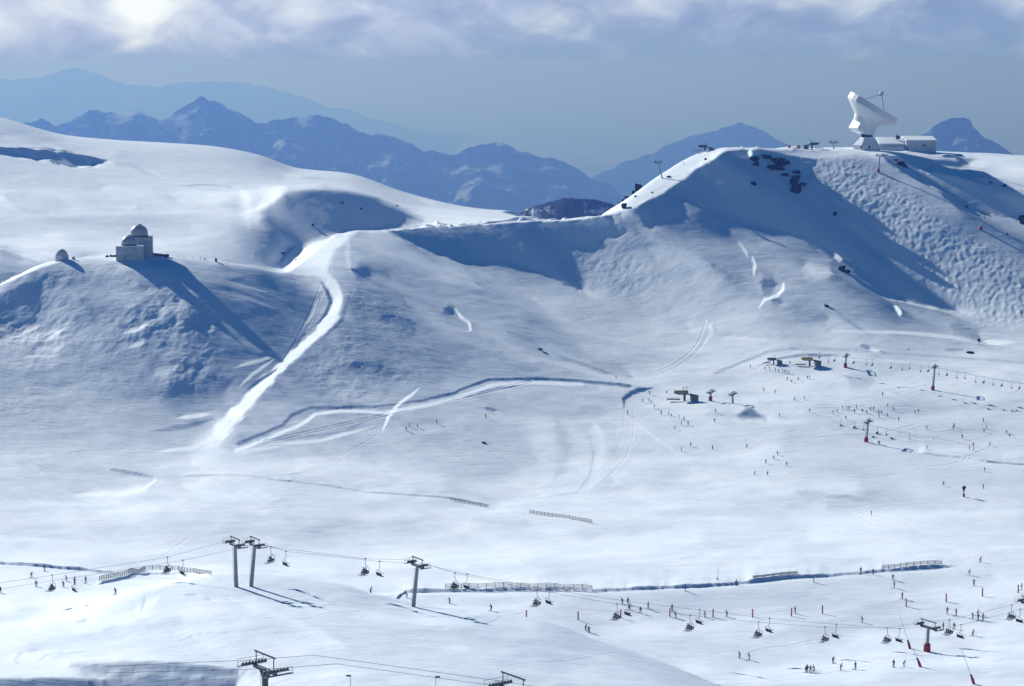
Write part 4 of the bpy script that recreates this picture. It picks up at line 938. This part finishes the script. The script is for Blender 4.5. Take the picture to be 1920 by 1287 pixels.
# skiers on the snow: groups named by what is next to them
GROUPS = {
 'at the upper lift station': [(1407,690),(1434,694),(1443,694),(1454,697),(1460,699),(1463,691),(1467,699),(1471,700),(1475,701),(1479,701),(1451,685),(1458,686),(1465,684),(1481,683)],
 'just under the upper lift station': [(1476,714),(1484,718),(1497,714),(1514,711),(1518,711)],
 'between the two lift stations': [(1432,735),(1453,739),(1490,752),(1508,750),(1461,782),(1518,773)],
 'in the crowd below the upper chairs': [(1562,777),(1570,774),(1580,768),(1588,768),(1592,768),(1606,767),(1602,775),(1617,773),(1625,776),(1632,770),(1638,770),(1648,776),(1653,777),(1648,784),(1586,787),(1655,743)],
 'below the long tower shadow': [(1664,763),(1675,770),(1664,782),(1685,790),(1716,776),(1722,774),(1738,806),(1787,806),(1789,802),(1844,792),(1849,804),(1845,811),(1887,814),(1893,820)],
 'under the lower chair row': [(1804,823),(1738,843),(1818,844),(1825,838),(1825,846),(1856,836),(1647,833),(1649,834)],
 'below the right-hand bank': [(1846,885),(1769,911),(1844,917)],
 'left of the lower lift station': [(1205,755),(1217,753),(1221,758),(1227,766),(1218,740),(1250,739)],
 'leaving the lower lift station': [(1240,778),(1254,779),(1259,782),(1273,786),(1282,788),(1265,806),(1278,798),(1290,798)],
 'by the dark snow pile': [(1342,775),(1340,792)],
 'on the slope below the lower station': [(1295,838),(1278,847),(1336,844),(1400,840),(1458,854),(1451,862),(1436,870),(1475,874),(1415,891),(1439,892)],
 'in the bowl below the winding road': [(762,808),(768,800),(783,802),(819,795),(911,784)],
 'by the small curved bank': [(1177,778),(1155,711)],
 'alone on the wide white slope': [(1634,967)],
 'above the right end of the long bank': [(1838,1055)],
 'just below the long dark bank': [(1285,1109),(1380,1099),(1526,1092),(1614,1076),(1637,1078),(1674,1088),(1677,1103),(1692,1124),(1817,1079),(1826,1099),(1916,1107)],
 'among the red marker poles': [(1167,1133),(1177,1133),(1180,1144),(1201,1150),(1215,1142),(1260,1147),(1267,1159),(1322,1158),(1363,1157),(1491,1151),(1617,1168)],
 'around the red-footed tower': [(1776,1152),(1793,1155),(1824,1161),(1833,1155),(1834,1164),(1843,1164),(1769,1181),(1789,1180),(1824,1193)],
 'at the bottom right': [(1387,1235),(1405,1238),(1562,1245),(1511,1263),(1526,1268),(1513,1277),(1519,1277),(1604,1269),(1576,1281),(1675,1287),(1694,1291)],
 'below the long fence': [(695,1124),(763,1122),(843,1132),(921,1146)],
 'below the first marker poles': [(1098,1183),(1104,1187)],
 'on the far left': [(59,1084),(68,1101),(83,1072),(119,1102),(125,1091),(140,1097),(161,1095),(1,1113)],
 'alone left of the hump, seen dark': [(217,1126)],
 'on the white ridge below the summit': [(1282,309)],
}
for ph, lst in GROUPS.items():
    lst = sorted(lst); n = len(lst)
    for i, (px, py) in enumerate(lst):
        g = ground(px, py, 470 if px > 1350 or py < 1150 else 440)
        big = g.y < 640; j = rr.choice(JK)
        if (px, py) in ((1400, 840), (125, 1091), (762, 808), (1519, 1277)): j = 'red'
        if (px, py) in ((217, 1126), (83, 1072), (1511, 1263), (1526, 1268), (1240, 778), (1098, 1183), (1104, 1187)): j = 'black'
        moving = rr.random() < .6
        lab = f'skier in {j} jacket, {nth(i, n)}{" from left" if n > 2 and 0 < i < n - 1 else ""} {ph}' if n > 1 else f'skier in {j} jacket {ph}'
        person((g.x, g.y, g.z - .03), rr.uniform(-2.6, 2.6), 'ski' if moving else 'stand', j, rr.choice(['black', 'navy', 'dark grey', 'black']), lab, 'skiers ' + ph if n > 1 else None, big, 'skier', 1.05)

# ------------------------------------------------------------------ marker poles, snow guns, small posts
RP = [(987, 1161), (1084, 1163), (1164, 1159), (1256, 1157), (1337, 1158), (1411, 1158), (1484, 1156), (1542, 1151), (1699, 1138), (1774, 1129), (1842, 1119), (1909, 1112)]
mk = None
for i, (px, py) in enumerate(RP):
    g = ground(px, py, 478)
    if mk is None:
        mk = MB(); mk.tube([(0, 0, -.3), (0, 0, 2.0)], .17, 10); mk = mk.build('marker_pole', M_redpole); MB().lathe([(0, 2.08), (.1, 2.07), (.175, 2.0), (.17, 1.96)], 10).build('cap', M_red, mk); o = mk
    else: o = copy_tree(mk)
    o.location = g; tag(o, f'{nth(i, 12)} thick red marker pole from the left along the piste edge' if 0 < i < 11 else f'{nth(i, 12)} thick red marker pole along the piste edge', 'marker pole', 'red marker poles along the piste')
for (bx, by, tx, ty, lab) in ((1707, 1217, 1687, 1153, 'snow lance with red foot just left of the tower, thin pipe leaning left'), (1727, 1251, 1711, 1216, 'snow lance with dark red foot below and left of the tower'), (1827, 1283, 1801, 1215, 'snow lance with red foot at the lower right corner, thin pipe leaning left')):
    g = ground(bx, by, 440); t = empty('snow_lance', g); tip = P3(tx, ty, g.y) - g; d = tip.normalized()
    MB().tube([(0, 0, -.3), d * 1.3], .30, 10).build('padding', M_red, t)
    MB().tube([d * 1.3, d * 2.1], .2, 8).build('valve_box', M_black, t)
    MB().tube([d * 2.1, tip], [.05, .04], 6).build('pipe', M_galv, t); tag(t, lab, 'snow lance', 'snow lances at lower right')
g = ground(1807, 932, 600); t = empty('snow_gun', g)
MB().tube([(0, 0, -.3), (0, 0, 1.1)], .38, 10).build('padding', M_red, t)
MB().tube([(0, 0, 1.1), (0, 0, 2.6)], .12, 8).build('mast', M_black, t)
MB().tube([(-.2, .5, 2.9), (.1, -.5, 3.3)], [.42, .55], 14).build('fan_barrel', M_black, t); MB().box((0, .1, 2.35), (.7, .6, .6)).build('control_box', M_steel, t, bevel=.04)
tag(t, 'dark snow cannon on a mast standing alone on the right slope', 'snow cannon')
for (px, py, ty, lab) in ((1345, 1087, 1066, 'thin grey pole above the long dark bank'),):
    g = ground(px, py, 500); t = MB().tube([(0, 0, -.3), (.25, 0, P3(px, ty, g.y).z - g.z)], .05, 6); t.box((0, 0, .2), (.4, .3, .4)); t = t.build('marker_post', M_galv); t.location = g; tag(t, lab, 'post')
for (px, ty, sd, lab) in ((657, 1268, -1, 'thin post with flat head turned left at the bottom edge'), (817, 1270, 1, 'thin post with flat head turned right at the bottom edge')):
    tp = P3(px, ty, 345); z0 = hz(tp.x, 345); t = empty('lamp_post', (tp.x, 345, z0)); hh = tp.z - z0
    MB().tube([(0, 0, -.3), (0, 0, hh)], [.07, .045], 7).build('pole', M_galv, t); MB().box((.28 * sd, 0, hh + .05), (.75, .3, .22)).build('head', M_steel, t, bevel=.03)
    tag(t, lab, 'post', 'posts along the bottom edge')
for (px, py, h, lab) in ((405, 484, 3.4, 'dark box with a thin mast on the crest right of the observatory'),):
    g = P3(px, py, 1034); g.z = hz(g.x, g.y); t = empty('weather_station', g)
    MB().box((0, 0, .7), (.9, .7, 1.6)).build('cabinet', M_dark, t, bevel=.04); MB().tube([(-.4, 0, 0), (-.4, 0, h)], .06, 6).build('mast', M_galv, t); tag(t, lab, 'cabinet')
for i, (px, py) in enumerate(((334, 490), (345, 490), (362, 489), (376, 489), (384, 490))):
    g = P3(px, 486, 1036); g.z = hz(g.x, g.y); t = MB().box((0, 0, .4), (.18 + .3 * (i == 4), .18, 1.3)).build('fence_post', M_wood); t.location = g; tag(t, f'{nth(i, 5)} short wooden stake on the crest between observatory and mast', 'stake', 'stakes along the crest')

# ------------------------------------------------------------------ snow fences
def fence(name, pts, h, lab, step=2.6, ymin=470, seglen=None, tilt=.18):
    P = [ground(px, py, ymin) for px, py in pts]; path = [P[0]]
    for a, b in zip(P[:-1], P[1:]):
        n = max(1, int(round((b - a).length / step)))
        for k in range(1, n + 1): path.append(a.lerp(b, k / n))
    root = empty(name, P[0]); sl = MB(); O = P[0]; path = path[:95]
    path = [Vector((p.x, p.y, hz(p.x, p.y))) for p in path]
    pm = MB().box((0, tilt * h / 2, h / 2 - .2), (.14, .14, h + .4)).build('post', M_wood, root)
    for i, p in enumerate(path):
        q = pm if i == 0 else pm.copy()
        if i: COL.objects.link(q); q.parent = root
        q.location = p - O
    for a, b in zip(path[:-1], path[1:]):
        for k in range(4):
            z = h * (.25 + .24 * k); o = Vector((0, -.09, z)); sl.beam(a - O + o, b - O + o, .03, .11)
    sl.build('slats', M_wood, root); tag(root, lab, 'snow fence', 'wooden snow fences'); return root
fence('snow_fence', [(186, 1091), (212, 1085), (240, 1078), (272, 1070), (300, 1069), (335, 1070), (362, 1074), (396, 1080)], 1.25, 'wooden snow fence arching over a bank left of the paired towers', ymin=505)
fence('snow_fence', [(835, 1104), (880, 1103), (960, 1102), (1040, 1103), (1110, 1107)], 1.25, 'long wooden snow fence in the centre on the dark bank', step=2.2, ymin=520)
fence('snow_fence', [(993, 963), (1050, 971), (1110, 982)], 1.15, 'slanting wooden snow fence in the middle of the white slope', step=1.9, ymin=600)
fence('snow_fence', [(845, 938), (880, 945), (915, 952)], 1.0, 'short wooden snow fence at the end of the long dark line', step=1.9, ymin=600)
fence('snow_fence', [(1655, 1067), (1700, 1062), (1766, 1059)], 1.0, 'faint wooden snow fence at the right end of the long bank', step=2.0, ymin=520)
fence('snow_fence', [(1412, 1084), (1450, 1080), (1495, 1076)], .6, 'faint low snow fence half buried above the long bank', step=2.4, ymin=520)

# ------------------------------------------------------------------ radio telescope on the summit
YT = 1292.0; SC = YT / F / CP * .99
def tel(px, py, dy=0.0): return P3(px, py, YT + dy)
tb = tel(1625, 287); tb.z = hz(tb.x, YT)
rt = empty('radio_telescope', tb); rel_ = lambda px, py, dy=0.0: tel(px, py, dy) - tb
hgt = rel_(1625, 256).z
mbp = MB(); mbp.lathe([(0, -3), (8.1, -3), (7.9, 2.6), (7.2, 3.0), (3.6, hgt - .3), (0, hgt - .3)], 8, a0=.25); mbp.build('pedestal', M_white, rt)
wd = MB()
for wx in (1611, 1626): q = rel_(wx, 283); wd.box((q.x, -7.55, 1.6), (1.1, .5, 1.3))
wd.build('window', M_glass, rt)
MB().lathe([(0, hgt - .5), (3.2, hgt - .5), (3.2, hgt + 1.2), (0, hgt + 1.2)], 20).build('bearing_ring', M_dark, rt)
pol = [(1612, 209), (1593.5, 240), (1597, 245), (1613, 252.5), (1637, 253), (1645, 240), (1654, 227), (1640, 210)]
fr = [rel_(x, y) for x, y in pol]; cxm = sum(p.x for p in fr) / 8
vs = [Vector((p.x, 5.5, p.z)) for p in fr] + [Vector((p.x + (3.4 if p.x < cxm - 1 else -1.0), -5.5, p.z)) for p in fr]
nb = MB(); nb.add(vs, [tuple(range(8)), tuple(range(15, 7, -1))] + [(i, (i + 1) % 8, 8 + (i + 1) % 8, 8 + i) for i in range(8)]); nb.build('mount_housing', M_white, rt, bevel=.15)
axis = Vector((.50, -.05, .86)).normalized(); rotm = axis.to_track_quat('Z', 'Y').to_matrix(); cr = rel_(1639, 199)
MB().lathe([(14.7, .45), (15.2, .4), (15.3, -2.9), (14.3, -3.9), (7.2, -8.8), (6.0, -12), (0, -12.4)], 24, cr, rot=rotm).build('dish_backing', M_white, rt)
MB().lathe([(14.9, .35), (12, -1.3), (9, -2.7), (6, -3.7), (3, -4.3), (0, -4.5)], 40, cr, rot=rotm).build('reflector', M_white2, rt, smooth=True)
ap = MB(); topq = cr + axis * 7.8
for k in range(4):
    a = k * math.pi / 2 + .6; ap.tube([cr + rotm @ Vector((10.5 * math.cos(a), 10.5 * math.sin(a), -2)), topq - axis * .6 + rotm @ Vector((.8 * math.cos(a), .8 * math.sin(a), 0))], .15, 6)
ap.build('subreflector_leg', M_galv, rt)
MB().lathe([(0, 1.4), (.9, 1.2), (1.2, 0), (1.1, -1.2), (0, -1.3)], 14, topq, rot=rotm).build('subreflector', M_white, rt, smooth=True)
tag(rt, 'huge white radio telescope dish on a faceted pedestal on the summit', 'radio telescope')
# control building beside it
bb = P3(1703, 290, YT + 4); bb.z = hz(bb.x, bb.y) - .5; cb = empty('control_building', bb)
hB = P3(1703, 264, YT + 4).z - bb.z
W0 = 100 * YT / F
MB().box((W0 * .22, 4, hB / 2 - .6), (W0 * .56, 14, hB + 1.2)).build('wall', M_white2, cb, bevel=.05)
MB().box((-W0 * .30, 6, hB / 2 - 1.7), (W0 * .46, 12, hB - .8)).build('side_wing', M_white2, cb, bevel=.05)
rf = MB()
def slope_roof(x0, x1, y0, y1, z0, z1, t=.45):
    vs = [(x0, y0, z0), (x1, y0, z0), (x1, y1, z1), (x0, y1, z1)]; rf.add(vs + [(a, b2, c - t) for a, b2, c in vs], [(0, 1, 2, 3), (7, 6, 5, 4), (0, 4, 5, 1), (1, 5, 6, 2), (2, 6, 7, 3), (3, 7, 4, 0)])
slope_roof(-W0 * .07, W0 * .51, -3.4, 11.4, hB + .5, hB + 2.3); slope_roof(-W0 * .55, -W0 * .06, -.4, 12.4, hB - 1.6, hB + 1.6); rf.build('roof', M_snowcap, cb)
sd = MB().box((-W0 * .25, -1.2, 1.0), (W0 * .42, 3.4, 3.6), taper=.7).build('snow_drift', M_snowcap, cb, bevel=.3)
for wx, wz, ww in ((.28, hB - 2.6, 1.8), (-.04, hB - 4.2, .9)): MB().box((W0 * wx, -3.02, wz), (ww, .1, 1.0 if wx > 0 else 1.6)).build('window', M_glass, cb)
ch = MB(); ch.box((-W0 * .17, 6, hB + 1.6), (2.0, 2.0, 2.0)); ch.tube([(-W0 * .19, 6, hB + 2.5), (-W0 * .19, 6, hB + 3.4)], .2, 6); ch.build('chimney', M_dark, cb, bevel=.05)
tag(cb, 'low white flat-roofed building under snow beside the radio telescope', 'building')

# ------------------------------------------------------------------ observatory on the left crest
YO = 1030.0; so = YO / F
ob = P3(245, 482, YO - 4); ob.z = hz(ob.x, ob.y) - .5; t = empty('observatory', ob, .12)
z0 = P3(245, 460, YO).z - ob.z
MB().box((-.2, 0, z0 / 2 - 1.5), (12.0, 9, z0 + 3)).build('wall', M_obs, t, bevel=.06)
MB().box((-.2, 0, z0 + .15), (12.4, 9.4, .3)).build('roof', M_snowcap, t, bevel=.06)
zu = P3(262, 444, YO + 8).z - ob.z
MB().box((5.4, 9.5, zu / 2 - 1.5), (8.2, 9, zu + 3)).build('tower_block', M_obs, t, bevel=.06)
MB().box((5.4, 9.5, zu + .15), (8.6, 9.4, .3)).build('parapet', M_grey, t, bevel=.04)
def dome(cx, cy, cz, r, hcyl):
    pr = [(r, 0), (r, hcyl)] + [(r * math.cos(a), hcyl + r * .92 * math.sin(a)) for a in np.linspace(.12, math.pi / 2, 9)]
    d = MB().lathe([(float(x), float(z)) for x, z in pr], 28, (cx, cy, cz)).build('dome', M_dome, t)
    MB().lathe([(r + .12, -.5), (r + .12, 0.02), (r - .3, .02)], 28, (cx, cy, cz)).build('ring', M_dark, t)
    sl = MB()
    for a in np.linspace(.35, 1.45, 8):
        for s in (0,):
            aa = a; v = Vector((math.cos(aa) * .5, -math.cos(aa) * .87, math.sin(aa))) * (r + .04); sl.box((cx + v.x, cy + v.y, cz + hcyl + v.z * .93), (.9, .5, .6), rz=.52)
    sl.build('slit', M_grey, t); return d
dome(-.6, -.6, z0 + .8, 3.3, .8); dome(3.6, 8.5, zu + .8, 3.9, 1.2)
dr = MB(); dr.box((-2.6, -4.55, 1.6), (1.2, .12, 2.2)); dr.build('door', M_grey, t)
MB().box((0.2, -4.56, 2.6), (.12, .12, z0 - 1)).build('downpipe', M_grey, t)
tag(t, 'white observatory block with two silver domes on the left crest', 'observatory')
fd = P3(116, 487, 1026); fd.z = hz(fd.x, fd.y) - .5; t = empty('frosted_dome', fd)
MB().lathe([(3.1, 0), (3.0, 2.2), (2.9, 2.8), (2.3, 4.2), (1.5, 5.1), (.7, 5.5), (0, 5.6)], 18).build('shell', M_frost, t); MB().box((1.9, -2.3, 1.3), (.9, .4, 1.8)).build('door', M_grey, t)
tag(t, 'small frost-covered dome left of the observatory', 'dome')
for i, (px, py, w, h) in enumerate(((138, 485, 1.2, 1.0),)):
    g = P3(px, py, 1028); g.z = hz(g.x, g.y); t = MB().box((0, 0, .6), (w, .8, h + .3)).build('equipment_box', M_grey, bevel=.04); t.location = g; tag(t, 'small grey box on the crest just right of the frosted dome', 'box')
bp = P3(300, 474, 1034); bp.z = hz(bp.x, bp.y); t = MB().box((0, 0, .7), (7.5, 1.2, 1.0)); t.box((3.2, 0, .9), (1.4, 1.3, 1.1)); t = t.build('low_wall', M_dark, bevel=.05); t.location = bp; t.rotation_euler = (0, .12, 0); tag(t, 'low dark wall on the snow right of the observatory', 'wall')

# ------------------------------------------------------------------ lift stations
def station(px, py, lab, canopy_m, sc=1.0, mirror=1, ymin=800, Y=None):
    g = ground(px, py, ymin) if Y is None else P3(px, py, Y)
    g.z = hz(g.x, g.y); t = empty('lift_station', g, 0, sc)
    MB().box((-1.0 * mirror, 0, 4.0), (6.5, 3.0, 1.3)).build('drive_housing', canopy_m, t, bevel=.25)
    MB().lathe([(1.9, 3.0), (2.0, 3.15), (1.9, 3.3), (1.6, 3.3), (1.6, 3.0)], 20, (-1.0 * mirror, 0, 0)).build('bullwheel', M_black, t)
    fr = MB(); fr.box((.6 * mirror, 0, 1.7), (1.0, 1.0, 4.0)); fr.box((3.4 * mirror, 0, 1.6), (.6, .6, 3.6)); fr.beam((.6 * mirror, 0, 3.2), (6.2 * mirror, 0, 2.6), .5, .5); fr.build('frame', M_steel, t)
    tw = MB(); tw.tube([(0, 0, 4.6), (0, 0, 6.4)], .12, 6); tw.tube([(1.6 * mirror, 0, 4.6), (1.6 * mirror, 0, 6.8)], .1, 6); tw.beam((-.3, 0, 6.0), (2.0 * mirror, 0, 6.1), .12, .12); tw.build('mast', M_steel, t)
    cb = MB().box((5.0 * mirror, -1.6, 1.2), (3.4, 2.4, 2.6)).build('operator_cabin', M_grey, t, bevel=.06)
    MB().box((5.0 * mirror, -2.83, 1.6), (2.2, .06, .9)).build('window', M_glass, cb); MB().box((5.0 * mirror, -1.6, 2.62), (3.8, 2.8, .24)).build('roof', M_dark, cb)
    MB().box((-4.5 * mirror, -.8, .9), (6.0, 2.0, .35)).build('loading_deck', M_dark, t); tag(t, lab, 'lift station'); return t
station(1281, 752, 'lift top station with olive housing and dark cabin, lower one', M_olive, .9)
station(1516, 686, 'lift top station with yellow housing, upper one', M_yellow, .8)
station(1320, 281, 'small dark lift station on the left shoulder of the summit', M_steel, .8, Y=1278)
station(1524, 281, 'small dark lift station in the middle of the summit ridge', M_steel, .8, mirror=-1, Y=1286)
station(1449, 683, 'small dark drag lift station left of the yellow one', M_steel, .6)
g = P3(1358, 266, 1296); g.z = hz(g.x, g.y); t = MB().box((0, 0, .4), (5.2, 2.5, 1.6)).build('hut', M_dark, bevel=.1); t.location = g; tag(t, 'low dark flat hut on the highest point of the ridge', 'hut')
for i, (px, w) in enumerate(((1480, 1.3), (1497, 1.6))):
    g = P3(px, 277, 1284); g.z = hz(g.x, g.y); t = MB().box((0, 0, .7), (w, 1, 1.5)).build('sign_board', M_redpole, bevel=.04); t.location = g; tag(t, ('left' if i == 0 else 'right') + ' faded red board on the summit ridge', 'board', 'red boards on the summit')

# ------------------------------------------------------------------ rocks
def rock_mesh(seed, flat=.6):
    bm = bmesh.new(); bmesh.ops.create_icosphere(bm, subdivisions=2, radius=1); r = random.Random(seed); ax = [Vector((r.gauss(0, 1), r.gauss(0, 1), r.gauss(0, 1))).normalized() for _ in range(12)]
    cut = [r.uniform(.35, .75) for _ in ax]
    for v in bm.verts:
        for a, c in zip(ax, cut):
            d = v.co.dot(a)
            if d > c: v.co -= a * (d - c) * .9
        v.co *= 1 + r.uniform(-.16, .16); v.co.z *= flat
    me = bpy.data.meshes.new('rock'); bm.to_mesh(me); bm.free(); me.materials.append(M_rock); return me
RM = [rock_mesh(s, f) for s, f in ((1, .8), (2, .6), (3, .9), (4, .7), (5, .55), (6, 1.0))]
ROCKS = [ # px, py, width px, height px, place
 (1416,296,15,11,'under the bright cornice of the big shaded face'),(1416,306,11,10,'just under the bright cornice rock'),(1440,294,22,6,'in the dark rock band near the summit, left end'),(1456,299,30,10,'in the dark rock band near the summit, middle'),(1464,305,28,12,'in the dark rock band near the summit, right'),(1455,313,34,8,'in the dark rock band near the summit, lower ledge'),(1475,303,14,8,'in the dark rock band near the summit, right tip'),
 (1470,327,16,7,'left of the big hanging crag'),(1491,338,20,22,'big hanging crag on the shaded face, upper half'),(1494,354,17,22,'big hanging crag on the shaded face, lower half'),(1506,344,14,10,'right shoulder of the big hanging crag'),(1494,322,16,7,'small top of the hanging crag'),
 (1414,343,9,8,'alone in the middle of the shaded face'),(1565,400,7,9,'at the edge of the mogul field'),(1580,504,16,12,'snow-capped on the rib below the shaded face'),(1589,509,10,8,'beside the snow-capped rock'),
 (1679,299,10,5,'under the control building, left'),(1690,306,18,9,'under the control building, right'),(1697,311,9,6,'under the control building, lowest'),
 (1168,371,6,6,'by the low dark rocks on the white ridge'),(1171,386,11,11,'lowest square rock on the white ridge'),(1177,367,10,5,'middle rock on the white ridge'),(1161,379,6,6,'small rock at the foot of the white ridge'),(1188,353,7,9,'pointed rock on the white ridge'),(1199,336,12,18,'biggest rock on the white ridge skyline'),(1191,368,5,4,'tiny rock right of the middle ridge rocks'),(1223,361,4,3,'tiny rock on the open white ridge'),(1254,331,6,4,'tiny rock right of the thin leaning tower'),(1116,403,8,5,'at the very bottom of the white ridge'),(1323,298,5,4,'small rock under the summit shoulder'),
 (1551,573,8,6,'above the soft slopes right of centre'),(1818,660,16,5,'dark rock at the end of the long lip on the right'),(1836,638,6,7,'at the foot of the rib on the right'),(1013,655,8,5,'upper dark rock on the middle slope'),(1021,661,8,4,'lower dark rock on the middle slope'),
 (1917,407,14,9,'at the right edge, upper'),(1919,416,10,10,'at the right edge, lower'),(1811,387,6,6,'small rock at the end of the right cornice'),(1884,348,9,5,'on the bright right slope'),(1857,342,6,4,'left of the one on the bright right slope'),(1888,438,5,5,'below the leaning tower on the right'),
 (642,380,5,4,'on the shaded knoll behind the road'),(678,391,4,4,'right on the shaded knoll behind the road'),(586,421,4,6,'at the left of the shaded knoll'),(745,386,6,3,'on the rim of the shaded knoll'),(530,475,8,5,'under the knoll left of the road'),(555,487,5,4,'just above the white road shoulder'),
 (201,474,7,5,'leftmost of the dark rocks by the observatory'),(210,471,7,6,'middle of the dark rocks by the observatory'),(214,467,7,6,'nearest the wall of the dark rocks by the observatory'),
 (908,830,10,3,'tiny dark stones in the shaded bowl'),(1640,268,3,2,'tiny stone on the summit'),(1712,723,3,3,'small stone by the tall tower')]
for i, (px, py, w, h, where) in enumerate(ROCKS[:-2]):
    if py in (474, 471, 467): g = P3(px, py + 4, 1034); g.z = hz(g.x, g.y)
    else: g = ground(px, py + h * .35, 800)
    s = g.y / F; o = bpy.data.objects.new('rock', RM[i % 6]); COL.objects.link(o)
    o.location = (g.x, g.y - w * s * .08, g.z + h * s * .2); o.scale = (w * s * .72, w * s * .5, h * s * 1.0); o.rotation_euler = (rr.uniform(-.2, .2), rr.uniform(-.25, .25), rr.uniform(-.4, .4))
    tag(o, ('dark rock ' if 'rock' not in where and 'crag' not in where and 'stones' not in where else 'dark outcrop: ') + where, 'rock', 'dark rocks showing through the snow')
